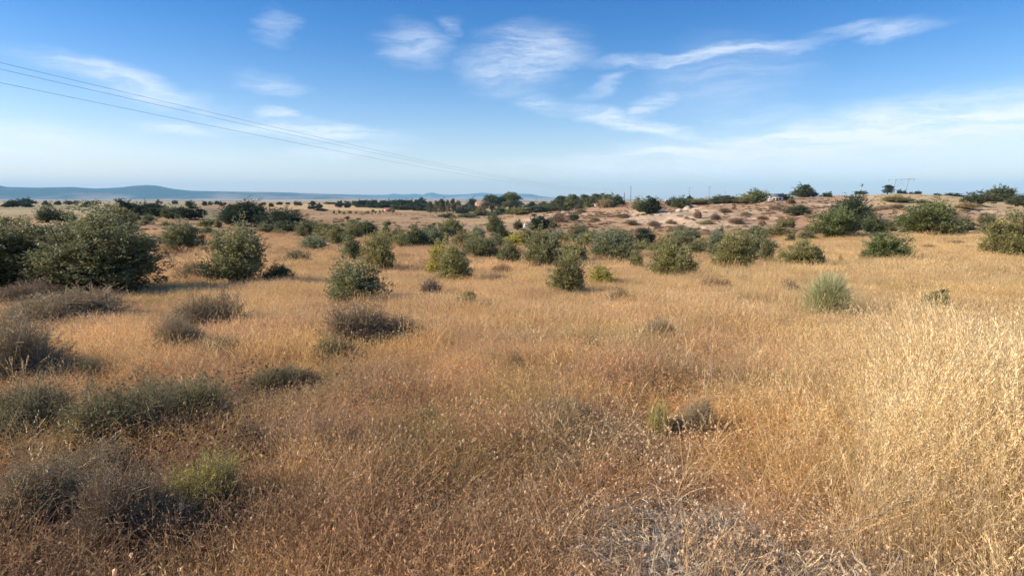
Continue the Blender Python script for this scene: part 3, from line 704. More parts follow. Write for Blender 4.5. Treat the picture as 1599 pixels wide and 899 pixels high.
P(103, 338, 26, 12, 'mid', 'ol', sh, 'shrub', 'small bush right of the rounded green bush at far left', d=120)
# far left trees
FL = [(8,321,12,5),(20,320,18,8),(17,315,10,5),(31,316,16,6),(46,318,24,10),(40,321,18,6),(70,315,9,3),(90,315,10,3),(106,315,12,3.5),(118,315,8,3),(135,315,12,3),(148,315,12,3),(132,323,14,4),(108,325,6,3),(274,317,7,5),(297,317,14,6),(318,317,9,4),(329,317,8,3.5),(338,317,8,5),(270,315,6,3),(346,317,8,4)]
batch([(a,b,w,h,'far','dk', 420 + (i * 53) % 260 if b < 319 else 380) for i,(a,b,w,h) in enumerate(FL)], oak, 'oak', '%s from left of the %s trees on the far field edge at left', 'oaks dotted along the far left fields')
FM = [(423,322,10,6,430),(412,319,8,4,600),(436,319,10,5,600),(450,319,8,4,640),(465,319,14,6,560),(486,319,14,6,560),(486,328,17,8,360),(497,327,13,11,370),(504,335,22,10,300),(530,321,14,9,460),(541,321,14,9,455),(560,319,7,5,600),(552,318,6,3,640),(515,318,20,3,700)]
batch([(a,b,w,h,'far','dk',d) for a,b,w,h,d in FM], oak, 'oak', '%s from left of the %s oaks scattered over the golden stubble field', 'oaks scattered over the golden stubble field')
P(543, 347, 10, 10, 'lolli', 'md', 'small_tree', 'small tree', 'lone little tree with a trunk on the pale valley field', d=160)
SF = [(522,333,5,5),(530,333,6,6),(537,334,5,4),(546,333,7,5),(573,333,10,4),(582,331,5,5),(586,333,3,4),(593,332,4,4),(598,331,3,4),(613,331,7,6),(556,333,4,3)]
batch([(a,b,w,h,'far','ol') for a,b,w,h in SF], 'bush', 'bush', '%s from left of the tiny %s bushes by the pink hut', 'tiny bushes by the pink hut')
# oak belt
g = random.Random(5)
BELT = []
for i, px in enumerate(range(562, 664, 8)):
    BELT.append((px + g.uniform(-2, 2), 326 - i * .1, g.uniform(16, 23), g.uniform(10, 14.5), 'tree', g.choice(['dk', 'dk', 'md']), 480 + g.uniform(-40, 40)))
for i, px in enumerate(range(620, 672, 7)):
    BELT.append((px + g.uniform(-2, 2), 333, g.uniform(14, 20), g.uniform(11, 16), 'tree', g.choice(['dk', 'md', 'dk']), 390 + g.uniform(-20, 20)))
batch(BELT, oak, 'oak', '%s from left of the %s oaks in the long far tree belt', 'oaks in the long far tree belt', k=1.3)
POP = [(672,338,16,22),(681,339,14,24),(690,338,15,25),(699,338,14,24),(708,338,14,26),(716,337,14,22)]
batch([(a,b,w,h,'poplar','gn' if i % 2 else 'md', 330 + 7 * i) for i,(a,b,w,h) in enumerate(POP)], 'poplar', 'tree', '%s from left of the narrow %s trees ending the belt', 'tall narrow trees by the belt')
WD = [(726,336,20,18,'tree','dk',420),(740,338,22,18,'tree','md',410),(752,340,18,18,'tree','gn',390),(722,343,20,16,'tree','dk',330),(744,345,24,16,'tree','gn',300),(702,350,26,15,'tree','md',230),(730,348,26,13,'mid','br',240),(690,318,12,8,'tree','dk',600),(735,316,16,8,'tree','dk',600),
      (756,340,18,12,'tree','gg',300)]
batch(WD, 'round_tree', 'tree', '%s from left of the %s round trees between the belt and the pines', 'round trees between the belt and the pines', k=1.3)
PN = [(768,340,26,32,'pine','md',380),(781,338,22,28,'pine','dk',400),(797,336,28,32,'pine','br',400),(806,334,20,26,'pine','dk',410)]
batch(PN, 'pine_tree', 'pine', '%s from left of the tall %s pines by the pink-roofed house', 'tall pines by the pink-roofed house', k=1.3)
W2 = [(784,342,20,18,'tree','br',330),(800,343,18,16,'tree','br',320),(775,344,16,14,'tree','sv',310),(815,341,28,18,'tree','ol',300),(824,338,22,18,'tree','md',330),(838,337,22,17,'tree','md',330),(852,334,22,17,'tree','br',335),(866,331,24,17,'tree','md',330),
      (832,330,18,15,'tree','dk',420),(848,328,18,12,'tree','md',430)]
batch(W2, 'round_tree', 'tree', '%s from left of the %s round trees below the pines', 'round trees below the pines', k=1.3)
RG = [(879,326,20,15),(899,325,20,15),(926,322,22,14),(943,321,20,12),(874,328,18,20),(884,327,16,20),(894,326,18,20),(904,325,16,19),(912,324,16,18),(921,323,17,17),(930,322,16,17),(939,321,18,17),(948,320,16,15)]
batch([(a,b,w,h,'tree' if i % 2 else 'pine','br' if i % 3 == 0 else 'md',330 - 3 * i) for i,(a,b,w,h) in enumerate(RG)], 'pine_tree', 'pine', '%s from left of the %s pines along the crest behind the rocky ridge', 'pines along the crest behind the rocky ridge', k=1.3)
# hill
HL = [(945,324,20,13,'mid','gb'),(960,322,22,17,'mid','md'),(1000,330,22,20,'mid','gg'),(1011,333,32,22,'mid','dk'),(1060,324,24,16,'mid','md'),(1052,322,16,13,'mid','dk'),(1078,319,34,9,'mid','ol'),(1098,318,30,8,'mid','gb'),(1117,318,22,12,'mid','md'),(1140,316,24,9,'mid','md'),(1155,316,20,8,'mid','ol'),
      (1178,315,32,18,'mid','br'),(1166,316,20,11,'mid','ol'),(1219,309,12,6,'far','dk'),(1200,310,10,4,'far','dk'),(1225,310,24,8,'far','md'),(1292,308,13,10,'far','md'),(1282,308,6,4,'far','md'),
      (1245,335,28,14,'mid','md'),(1226,355,22,13,'mid','ol'),(1232,318,12,8,'far','bn'),(1348,304,17,6,'far','md'),(1393,314,28,9,'mid','ol'),(1414,316,20,8,'mid','ol'),(1443,317,20,5,'mid','ol'),(1488,305,20,4,'far','dk'),(1432,302,9,5,'far','dk'),(1423,302,6,3,'far','dk'),(1407,301,9,6,'far','dk'),(1414,301,6,5,'far','dk'),
      (1464,303,8,2,'far','dk'),(1503,306,8,2,'far','dk'),(1528,318,36,18,'mid','md'),(1520,318,22,10,'mid','gg'),(1563,314,30,22,'mid','md'),(1553,314,18,16,'mid','gg'),(1574,314,16,12,'mid','dk'),(1508,325,24,9,'mid','gb'),(1588,322,28,15,'mid','md'),(1600,322,24,18,'mid','md'),(1580,309,30,4,'far','dk'),
      (1117,342,12,10,'dwarf','pu'),(1149,348,20,9,'dwarf','bn'),(1106,350,16,8,'dwarf','ol'),(1090,339,8,12,'dwarf','bn'),(868,346,26,10,'dwarf','bn'),(985,349,14,7,'dwarf','bn'),(1020,352,16,8,'dwarf','bn'),(1048,349,12,6,'dwarf','bn'),(905,332,14,7,'dwarf','gn'),(1130,330,14,6,'dwarf','bn'),
      (1190,342,14,6,'dwarf','bn'),(1208,326,14,6,'dwarf','bn'),(1165,335,12,5,'dwarf','gb'),(975,338,16,6,'dwarf','bn'),(930,345,14,6,'dwarf','gn'),(1062,358,16,8,'dwarf','bn'),(1078,367,18,8,'dwarf','bn'),(1004,362,18,8,'dwarf','bn'),(1360,330,22,8,'dwarf','bn'),(1402,325,20,7,'dwarf','bn'),(1380,326,18,6,'dwarf','gb'),
      (1470,341,18,7,'dwarf','bn'),(1500,346,22,10,'dwarf','bn'),(1475,330,22,5,'dwarf','ru'),(1190,360,12,6,'dwarf','bn'),(1450,386,18,5,'dwarf','ru'),(1495,380,18,6,'dwarf','bn'),(1545,372,22,5,'dwarf','bn')]
batch([t + ((None,) if t[1] > 312 else (270 if t[0] < 1240 else 295 if t[0] < 1340 else 385 if t[0] < 1520 else 330,)) for t in HL], 'hill_shrub', 'shrub', '%s from left of the %s bushes on the dry hillside at right', 'bushes on the dry hillside', k=1.3)
P(1255, 310, 36, 23, 'tree', 'md', oak, 'oak', 'big round oak standing out on the skyline right of the pale farm building', d=290)
P(1270, 310, 18, 13, 'mid', 'md', oak, 'oak', 'small oak touching the right side of the big skyline oak', d=292)
P(1386, 303, 20, 13, 'pine', 'dk', 'pine_tree', 'pine', 'small flat dark pine on the skyline left of the twin-pole pylon', d=388)
P(1078, 312, 10, 8, 'far', 'dk', 'round_tree', 'tree', 'small dark square-topped tree on the skyline beside the faint crossarm pole', d=262)
P(972, 313, 8, 4, 'far', 'dk', 'round_tree', 'tree', 'tiny dark tree on the skyline under the short pole', d=262)

# ------------------------------------------------------------ power line
def cable(name, A, B, pts, dz, off, label):
    # plan line A-B; height fitted to the sag seen in the photograph
    A2 = np.array(A[:2]); B2 = np.array(B[:2]); d = B2 - A2; ts = []; zs = []
    for px, row in pts:
        x, y, z = ray(px, row); M = np.array([[d[0], -x], [d[1], -y]])
        t, k = np.linalg.solve(M, -A2); ts.append(t); zs.append(EYE + k * z)
    co = np.polyfit(ts, zs, 2)
    t = np.linspace(0, 1, 60); nrm = np.array([-d[1], d[0]]) / np.hypot(*d)
    P3 = np.stack([A2[0] + d[0] * t + nrm[0] * off, A2[1] + d[1] * t + nrm[1] * off, np.polyval(co, t) + dz], 1)[None]
    a = Acc(); tubes(a, P3, np.full((1, 60), .012), 6)
    o = link(bpy.data.objects.new(name, a.mesh(name, M_CABLE, True)))
    tag(o, label, 'cable', 'cables of the power line')
    return P3[0, 0], P3[0, -1]
PA = (-45, 25); PB = (84, 442)
up_pts = [(0, 92), (200, 143), (400, 195), (600, 240), (800, 280), (900, 291), (970, 294)]
a0, b0 = cable('power_cable', PA, PB, up_pts, 0, 0, 'upper thin power cable crossing the sky from the top left')
cable('power_cable', PA, PB, up_pts, -.42, .25, 'second thin power cable just below the upper one')
lo_pts = [(0, 124), (200, 168), (300, 193), (450, 224), (560, 244), (800, 284), (970, 297)]
cable('power_cable', PA, PB, lo_pts, 0, 0, 'lowest power cable, well below the other two at left')
def tube1(a, p, q, r0, r1=None, sides=8):
    r1 = r0 if r1 is None else r1
    tubes(a, np.array([[p, q]], float), np.array([[r0, r1]], float), sides)
def pole(x, y, h, r, label, arm=None, rz=0.0, mat=None, z0=None, arms=(0.0,)):
    z = float(H(x, y)) if z0 is None else z0
    e = empty('utility_pole', (x, y, z - .2), rz); tag(e, label, 'pole')
    a = Acc(); tube1(a, (0, 0, 0), (0, 0, h + .2), r, r * .65); link(bpy.data.objects.new('post', a.mesh('post', mat or M_WOOD, True)), e)
    if arm:
        for k, dz in enumerate(arms):
            a = Acc(); boxq(a, (0, r + .06, h - .1 - dz), (arm, .12, .12)); link(bpy.data.objects.new('crossarm', a.mesh('crossarm', M_STEEL)), e)
        for s in (-.9, 0, .9):
            a = Acc(); tubes(a, np.array([[(s * arm / 2, r + .06, h - .04), (s * arm / 2, r + .06, h + .10), (s * arm / 2, r + .06, h + .2)]]), np.array([[.05, .09, .03]]), 8)
            link(bpy.data.objects.new('insulator', a.mesh('insulator', M_GREYW, True)), e)
    return e
pole(PA[0], PA[1], a0[2] - float(H(*PA)), .14, 'wooden pole carrying the cables beyond the left edge of the photo', 1.6, math.atan2(PB[1]-PA[1], PB[0]-PA[0]) - math.pi/2)
def far_pole(px, top, d, r, label, arm=None, **k):
    az, _ = azel(px, 305); x, y = math.sin(az) * d, math.cos(az) * d
    h = EYE + azel(px, top)[1] * d - float(H(x, y))
    return pole(x, y, h, r, label, arm, -az + k.pop('turn', 0), **k)
far_pole(985, 291, 440, .22, 'tallest dark pole on the skyline where the cables end', 1.4, turn=.9)
far_pole(975, 301, 300, .18, 'short dark pole just left of the tallest dark pole on the skyline')
far_pole(955, 298, 440, .12, 'thin faint pole above the crest pines')
far_pole(1076, 292, 420, .16, 'faint grey pole with one wide crossarm on the skyline', 3.6, mat=M_STEEL)
far_pole(1107, 291, 400, .20, 'grey pole with a short forked top on the skyline', 2.2, mat=M_STEEL, arms=(0, .9))
far_pole(1150, 303, 300, .12, 'small short pole on the skyline left of the green round tree', .8)
far_pole(1132, 297, 600, .12, 'hair-thin pole between the forked pole and the small short pole')
# twin-pole pylon
def hpylon():
    d = 400; az, _ = azel(1404, 303); x, y = math.sin(az) * d, math.cos(az) * d; z = float(H(x, y))
    e = empty('power_pylon', (x, y, z - .3), -az + .15); tag(e, 'twin-pole pylon with a long top beam on the golden hilltop', 'pylon')
    h = EYE + azel(1404, 280)[1] * d - z
    k = d / F / math.cos(az)
    for b, t in ((-7.5, -4.0), (5.5, 8.0)):
        a = Acc(); tube1(a, (b * k, 0, 0), (t * k, 0, h + .2), .20, .15); link(bpy.data.objects.new('leg', a.mesh('leg', M_STEEL, True)), e)
    a = Acc(); boxq(a, (1 * k, 0, h + .3), (26 * k, .22, .22)); link(bpy.data.objects.new('crossarm', a.mesh('crossarm', M_STEEL)), e)
    a = Acc(); tube1(a, (-4 * k, .16, h), (6 * k, .16, h * .55), .04); tube1(a, (8 * k, .2, h), (-5.5 * k, .2, h * .55), .04)
    link(bpy.data.objects.new('brace', a.mesh('brace', M_STEEL, True)), e)
    for s in (-11, 1, 13):
        a = Acc(); tube1(a, (s * k, 0, h + .2), (s * k, 0, h - .8), .07); link(bpy.data.objects.new('insulator', a.mesh('insulator', M_GREYW, True)), e)
hpylon()

# ------------------------------------------------------------ small buildings
def house(name, px, row, w, h, d, depth_m, wallm, roofm, label, cat, pitch=.35, rz=0.3, win=((-.25, .5), (.25, .5)), door=True):
    az, _ = azel(px, row); x, y = math.sin(az) * d, math.cos(az) * d
    z = float(H(x, y)) - .3
    k = d * math.cos(az) / F / math.cos(az) ; W = w * k
    Ht = EYE + azel(px, row - h)[1] * d - z
    wh = Ht / (1 + pitch); rh = Ht - wh
    e = empty(name, (x, y, z), -az + rz); tag(e, label, cat)
    D = depth_m
    a = Acc(); boxq(a, (0, 0, wh / 2), (W, D, wh))
    a.add([(-W/2, -D/2, wh), (-W/2, D/2, wh), (-W/2, 0, wh + rh - .05), (W/2, -D/2, wh), (W/2, D/2, wh), (W/2, 0, wh + rh - .05)], T=[(0, 2, 1), (3, 4, 5)])
    link(bpy.data.objects.new('wall', a.mesh('wall', wallm)), e)
    a = Acc(); o_ = .25; t_ = .12
    for s in (-1, 1):
        y0 = s * (D / 2 + o_); z0 = wh - o_ * rh / (D / 2)
        Vv = [(-W/2-o_, y0, z0), (W/2+o_, y0, z0), (W/2+o_, 0, wh + rh), (-W/2-o_, 0, wh + rh)]
        Vv = Vv + [(p[0], p[1], p[2] + t_) for p in Vv]
        a.add(Vv, Q=[(0,1,2,3),(4,7,6,5),(0,4,5,1),(1,5,6,2),(2,6,7,3),(3,7,4,0)])
    link(bpy.data.objects.new('roof', a.mesh('roof', roofm)), e)
    for wx, wz in win:
        a = Acc(); boxq(a, (wx * W, -D/2 - .01, wz * wh + .2), (min(.9, W*.14), .06, min(1.0, wh*.35))); link(bpy.data.objects.new('window', a.mesh('window', M_DARK)), e)
    if door:
        a = Acc(); boxq(a, (0, -D/2 - .012, wh * .38 + .12), (min(1, W*.16), .06, wh * .72)); link(bpy.data.objects.new('door', a.mesh('door', M_WOOD)), e)
    return e
house('farm_hut', 607, 333, 12, 8, 330, 3.2, M_PINK, M_TILE, 'little pink hut at the edge of the stubble field', 'hut')
house('farmhouse', 752, 324, 18, 9, 560, 7, M_PINK, M_TILE, 'pink-roofed house half hidden in the trees left of the pines', 'house')
house('farm_building', 1208, 311.5, 18, 8.5, 255, 5, M_WHITE, M_GREYW, 'low pale gabled farm building on the skyline right of the round green tree', 'building', pitch=.5, rz=.5)
house('farm_shed', 1130, 315, 15, 9.5, 272, 4, M_GREYW, M_GREYW, 'dark grey shed on the skyline between two bushes', 'shed', pitch=.12, rz=.1)
house('white_hut', 932, 323, 6, 4.5, 262, 1.8, M_WHITE, M_WHITE, 'tiny white hut beside the crest pines', 'hut', pitch=.1, win=())
# rocks
def rock(px, row, w, h, label, n=1, seed=0, m=None):
    x, y, z = ground_at(px, row); az = math.atan2(x, y); dep = math.hypot(x, y) * math.cos(az)
    W = w / F * dep; Hh = h / F * math.hypot(x, y) * 1.2; g = np.random.default_rng(seed)
    nu, nv = 20, 10; U, Vv = np.meshgrid(np.arange(nu) / nu * 2 * math.pi, np.linspace(-.3, math.pi / 2, nv), indexing='ij')
    nx, ny, nz = np.cos(U) * np.cos(Vv), np.sin(U) * np.cos(Vv), np.sin(Vv)
    rr = .75 + .5 * fbm(nx * 2.3 + seed, ny * 2.3 + nz * 3.1, seed, 3)
    V = np.stack([nx * rr * W / 2, ny * rr * W * .35, nz * rr * Hh], 2).reshape(-1, 3)
    i = np.arange(nu)[:, None]; j = np.arange(nv - 1)[None]; i2 = (i + 1) % nu
    Q = np.stack([i * nv + j, i2 * nv + j, i2 * nv + j + 1, i * nv + j + 1], 2).reshape(-1, 4)
    o = link(bpy.data.objects.new('pale_rock', mesh_np('pale_rock', V, Q, None, None, m or M_ROCK, False)))
    o.location = (x, y, z); o.rotation_euler = (0, 0, -az + g.uniform(-.3, .3)); tag(o, label, 'rock', 'pale rocks on the dry hillside')
rock(820, 355, 6, 5, 'white boulder between two dark bushes in the gully', seed=1, m=M_WHITE)
rock(1073, 327, 12, 4, 'longest pale rock on the bare earth cut of the hill', seed=2)
rock(1060, 330, 10, 3.5, 'pale rock left of the longest one on the earth cut', seed=3)
rock(1046, 334, 6, 2, 'smallest pale rock at the left end of the earth cut', seed=4)
rock(1100, 357, 14, 2.2, 'flat pale rock low on the hillside above the tall right clump', seed=5)
rock(1040, 314, 4, 2.5, 'tiny white stone near the skyline of the hill', seed=6, m=M_WHITE)
rock(1149, 306.5, 8, 3, 'pale stone by the skyline below the round green tree', seed=7)
rock(842, 341, 14, 3, 'orange-pale rock ledge on the ridge below the pines', seed=8)
rock(880, 333, 12, 2.5, 'upper pale rock ledge on the ridge below the pines', seed=9)

# ------------------------------------------------------------ dead branches on the ground
def branch(pts, r, label, seed, twigs=5, mat=None):
    g = np.random.default_rng(seed); P3 = []
    for px, row, up in pts:
        x, y, z = ground_at(px, row); P3.append((x, y, z + up))
    P3 = np.array(P3); t = np.linspace(0, 1, 14); k = np.linspace(0, 1, len(P3))
    C = np.stack([np.interp(t, k, P3[:, i]) for i in range(3)], 1); C[1:-1] += g.normal(size=(12, 3)) * r * 1.5
    o0 = C[0].copy(); C = C - o0
    a = Acc(); tubes(a, C[None], np.linspace(r, r * .35, 14)[None], 7)
    o = link(bpy.data.objects.new('dead_branch', a.mesh('dead_branch', mat or M_BRANCH, True))); o.location = o0
    tag(o, label, 'branch')
    L = np.linalg.norm(C[-1] - C[0])
    for i in range(twigs):
        j = g.integers(3, 12); d = unit(C[j + 1] - C[j]) + g.normal(size=3) * .6; d[2] = abs(d[2]) * .5
        s = np.linspace(0, 1, 6)[:, None]; W = C[j] + d * s * L * g.uniform(.12, .3) + g.normal(size=(6, 3)) * r * .8 * s
        b = Acc(); tubes(b, W[None], np.linspace(r * .45, r * .15, 6)[None], 5)
        link(bpy.data.objects.new('twig', b.mesh('twig', mat or M_BRANCH, True)), o)
branch([(222, 712, .16), (255, 700, .22), (290, 700, .22)], .006, 'bleached bare twig lying left of the yellow-green clump', 1)
branch([(572, 690, .14), (590, 706, .10), (604, 716, .06)], .005, 'short grey stick in the rusty grass near the bottom centre', 2, 2)
branch([(1300, 868, .12), (1400, 850, .22), (1500, 828, .30)], .006, 'long pale bent stalk lying over the litter at bottom right', 3, 6)
branch([(1100, 640, .0), (1108, 640, .45), (1096, 640, .75)], .004, 'tall pale dry stalk standing just right of the grey-brown twiggy shrub at centre right', 4, 0)
branch([(190, 860, .05), (200, 820, .12), (175, 800, .2)], .006, 'pale forked dead branch in the tangled shrub at lower left', 5, 6)
# ------------------------------------------------------------ grasses (uncountable: instanced tufts)
def inst_object(name, protos, P, rot, scl, idx, colr, label, cat):
    """protos: list of meshes; one object that instances them over the points"""
    pc = bpy.data.collections.new(name + '_sources')
    for i, me in enumerate(protos):
        pc.objects.link(bpy.data.objects.new('%s_source_%02d' % (name, i), me))
    n = len(P)
    me = bpy.data.meshes.new(name); me.vertices.add(n); me.vertices.foreach_set('co', np.asarray(P, np.float32).ravel())
    for nm, ty, data, key in (('rot', 'FLOAT_VECTOR', rot, 'vector'), ('scl', 'FLOAT_VECTOR', scl, 'vector'), ('idx', 'INT', idx, 'value')):
        a = me.attributes.new(nm, ty, 'POINT'); a.data.foreach_set(key, np.asarray(data, np.int32 if ty == 'INT' else np.float32).ravel())
    a = me.attributes.new('col', 'FLOAT_COLOR', 'POINT'); a.data.foreach_set('color', np.concatenate([colr, np.ones((n, 1))], 1).astype(np.float32).ravel())
    o = link(bpy.data.objects.new(name, me))
    ng = bpy.data.node_groups.new(name + '_scatter', 'GeometryNodeTree')
    ng.interface.new_socket('Geometry', in_out='INPUT', socket_type='NodeSocketGeometry')
    ng.interface.new_socket('Geometry', in_out='OUTPUT', socket_type='NodeSocketGeometry')
    gi = ng.nodes.new('NodeGroupInput'); go = ng.nodes.new('NodeGroupOutput')
    mp = ng.nodes.new('GeometryNodeMeshToPoints')
    ip = ng.nodes.new('GeometryNodeInstanceOnPoints'); ci = ng.nodes.new('GeometryNodeCollectionInfo')
    ci.inputs['Collection'].default_value = pc; ci.inputs['Separate Children'].default_value = True; ci.inputs['Reset Children'].default_value = True
    def na(nm, ty):
        q = ng.nodes.new('GeometryNodeInputNamedAttribute'); q.data_type = ty; q.inputs[0].default_value = nm; return q.outputs[0]
    ng.links.new(gi.outputs[0], mp.inputs[0]); ng.links.new(mp.outputs[0], ip.inputs['Points'])
    ng.links.new(ci.outputs[0], ip.inputs['Instance']); ip.inputs['Pick Instance'].default_value = True
    ng.links.new(na('idx', 'INT'), ip.inputs['Instance Index'])
    ng.links.new(na('rot', 'FLOAT_VECTOR'), ip.inputs['Rotation']); ng.links.new(na('scl', 'FLOAT_VECTOR'), ip.inputs['Scale'])
    ng.links.new(ip.outputs[0], go.inputs[0])
    md = o.modifiers.new('scatter', 'NODES'); md.node_group = ng
    tag(o, label, cat, kind='stuff')
    return o
def blades(acc, g, n, rad, h0, h1, w, lean=.35, curve=.25, seg=4, tint=None):
    th = g.random(n) * 6.28; r_ = rad * np.sqrt(g.random(n)); foot = np.stack([np.cos(th) * r_, np.sin(th) * r_, np.full(n, -.02)], 1)
    hh = h0 + (h1 - h0) * g.random(n); ln = g.normal(size=(n, 2)) * lean
    dirv = unit(np.concatenate([ln, np.ones((n, 1))], 1)); bd = g.normal(size=(n, 3)) * curve; bd[:, 2] = -np.abs(bd[:, 2]) * .6
    t = np.linspace(0, 1, seg)[None, :, None]
    path = foot[:, None] + dirv[:, None] * (t * hh[:, None, None]) + bd[:, None] * (t ** 2 * hh[:, None, None])
    tt = tint if tint is not None else .65 + .7 * g.random(n)
    ribbons(acc, path, w * (.6 + .8 * g.random(n)), g, tt, tip=.25)
    return path
def heads(acc, P, D, L, W, g, tint, cross=2):
    for k in range(cross): leaves(acc, P, D + g.normal(size=P.shape) * .03, L, W, g, tint)
def balls(acc, P, rad, g, tint, elong=1.25):
    n = len(P); nu, nv = 6, 4
    U, Vv = np.meshgrid(np.arange(nu) / nu * 2 * math.pi, np.linspace(-math.pi / 2, math.pi / 2, nv), indexing='ij')
    S = np.stack([np.cos(U) * np.cos(Vv), np.sin(U) * np.cos(Vv), np.sin(Vv) * elong], 2).reshape(-1, 3)
    R_ = unit(np.array([0, 0, 1.]) + g.normal(size=(n, 3)) * .3)
    V = P[:, None] + S[None] * rad[:, None, None] * (1 + .15 * g.normal(size=(n, len(S), 1)))
    i = np.arange(nu)[:, None]; j = np.arange(nv - 1)[None]; i2 = (i + 1) % nu
    Q0 = np.stack([i * nv + j, i2 * nv + j, i2 * nv + j + 1, i * nv + j + 1], 2).reshape(-1, 4)
    Q = (np.arange(n)[:, None, None] * len(S) + Q0[None]).reshape(-1, 4)
    acc.add(V.reshape(-1, 3), Q=Q, tint=np.repeat(_t3(tint, n), len(Q0), 0))
def tuft_near(s):
    g = np.random.default_rng(700 + s); a = Acc(); N_ = 380
    p = blades(a, g, N_, .33, .07, .27, .0034, .45, .35)
    k = g.permutation(N_)[:210]; tip = p[k, -1]; d = unit(p[k, -1] - p[k, -2])
    heads(a, tip, d, .017 * (.6 + .8 * g.random(210)), .006, g, 1.0 + .5 * g.random(210))
    # small side bracts that give the dry clover and brome its crumbly look
    m = 800; q = g.integers(0, N_, m); f = g.random((m, 1)) * .6 + .4
    P_ = p[q, 1] * (1 - f) + p[q, -1] * f + g.normal(size=(m, 3)) * .006
    leaves(a, P_, g.normal(size=(m, 3)) + np.array([0, 0, .5]), .013 * (.5 + g.random(m)), .0042, g, .55 + .9 * g.random(m))
    return a.mesh('tuft', M_GRASS)
def tuft_mid(s, rad=.6, w=.0052, h=(.08, .27), n=560):
    g = np.random.default_rng(720 + s); a = Acc()
    p = blades(a, g, n, rad, h[0], h[1], w, .35, .3, 3)
    heads(a, p[:, -1], unit(p[:, -1] - p[:, -2]), w * 4, w * 1.1, g, 1.0 + .4 * g.random(n), 1)
    m = n; q = g.integers(0, n, m); f = g.random((m, 1)) * .7 + .3
    leaves(a, p[q, 0] * (1 - f) + p[q, -1] * f, g.normal(size=(m, 3)), w * 2.6, w * 1.0, g, .55 + .8 * g.random(m))
    return a.mesh('tuft', M_GRASS)
def tuft_tall(s, n=42, w=.0032, h=(.45, .85), rad=.14, head=True, curve=.22):
    g = np.random.default_rng(760 + s); a = Acc()
    wind = np.array([g.normal() * .1, g.normal() * .1, 0])
    p = blades(a, g, n, rad, h[0], h[1], w, .16, curve, 6)
    blades(a, g, n, rad, .1, h[1] * .55, w * 1.5, .4, .5, 4)
    if head:
        for j in range(11):     # narrow feathery panicle along the last quarter
            f = j / 11; P_ = p[:, -2] * (1 - f) + p[:, -1] * f + g.normal(size=(n, 3)) * .002
            leaves(a, P_, unit(p[:, -1] - p[:, -2]) + g.normal(size=(n, 3)) * .28, w * 7, w * 1.7, g, 1.05 + .45 * g.random(n))
    return a.mesh('tall_tuft', M_GRASS)
def clover(s, n=9):
    g = np.random.default_rng(800 + s); a = Acc()
    p = blades(a, g, n, .13, .10, .27, .0025, .4, .25, tint=.45 + .3 * g.random(n))
    balls(a, p[:, -1], 0.0058 * (.5 + .9 * g.random(n)), g, .8 + .45 * g.random(n), 1.5)
    P_ = np.repeat(p[:, -1], 14, 0); leaves(a, P_, g.normal(size=P_.shape) + np.array([0, 0, .3]), .012, .003, g, 1.0 + .3 * g.random(len(P_)))
    return a.mesh('clover', M_GRASS)
def thistle(s, n=10):
    g = np.random.default_rng(830 + s); a = Acc()
    p = blades(a, g, n, .16, .14, .34, .003, .35, .2, tint=1.4 + .4 * g.random(n))
    balls(a, p[:, -1], .008 * (.7 + .6 * g.random(n)), g, .55 + .3 * g.random(n), .9)
    P_ = np.repeat(p[:, -1], 10, 0); leaves(a, P_, g.normal(size=P_.shape) + np.array([0, 0, .3]), .018, .005, g, .7 + .5 * g.random(len(P_)))
    return a.mesh('seedhead', M_GRASS)
def scrub(s):
    g = np.random.default_rng(850 + s); a = Acc(); n = 260
    u = unit(g.normal(size=(n, 3)) + np.array([0, 0, .6])); u[:, 2] = np.abs(u[:, 2])
    P_ = u * np.array([.5, .5, .42]) * (g.random((n, 1)) ** .4) * (.8 + .4 * vnoise(u[:, 0] * 2 + s, u[:, 1] * 2, s))[:, None]
    leaves(a, P_, u + g.normal(size=(n, 3)) * .5 + np.array([0, 0, .5]), .22, .10, g, .7 + .6 * g.random(n))
    return a.mesh('scrub', M_GRASS)
OCC = []
for o in list(COL.objects):
    if o.type == 'EMPTY' and o.parent is None and o.get('category') in ('shrub', 'dwarf shrub', 'broom'):
        r_ = math.hypot(o.location.x, o.location.y)
        if r_ < 30: OCC.append((o.location.x, o.location.y, o.scale.x * .42, o.get('category') == 'dwarf shrub'))
OCC = np.array(OCC, float)
def ring(n, r0, r1, a0=-60, a1=60, seed=0, clear=True, power=2.0):
    g = np.random.default_rng(seed)
    u = g.random(n); r = (r0 ** power + u * (r1 ** power - r0 ** power)) ** (1 / power)
    az = np.radians(a0 + (a1 - a0) * g.random(n)); x = np.sin(az) * r; y = np.cos(az) * r
    if clear and len(OCC):
        d = np.min(np.hypot(x[:, None] - OCC[None, :, 0], y[:, None] - OCC[None, :, 1]) / OCC[None, :, 2], axis=1)
        k = (d > .85) | (g.random(n) < .12); x, y = x[k], y[k]
    return x, y, g
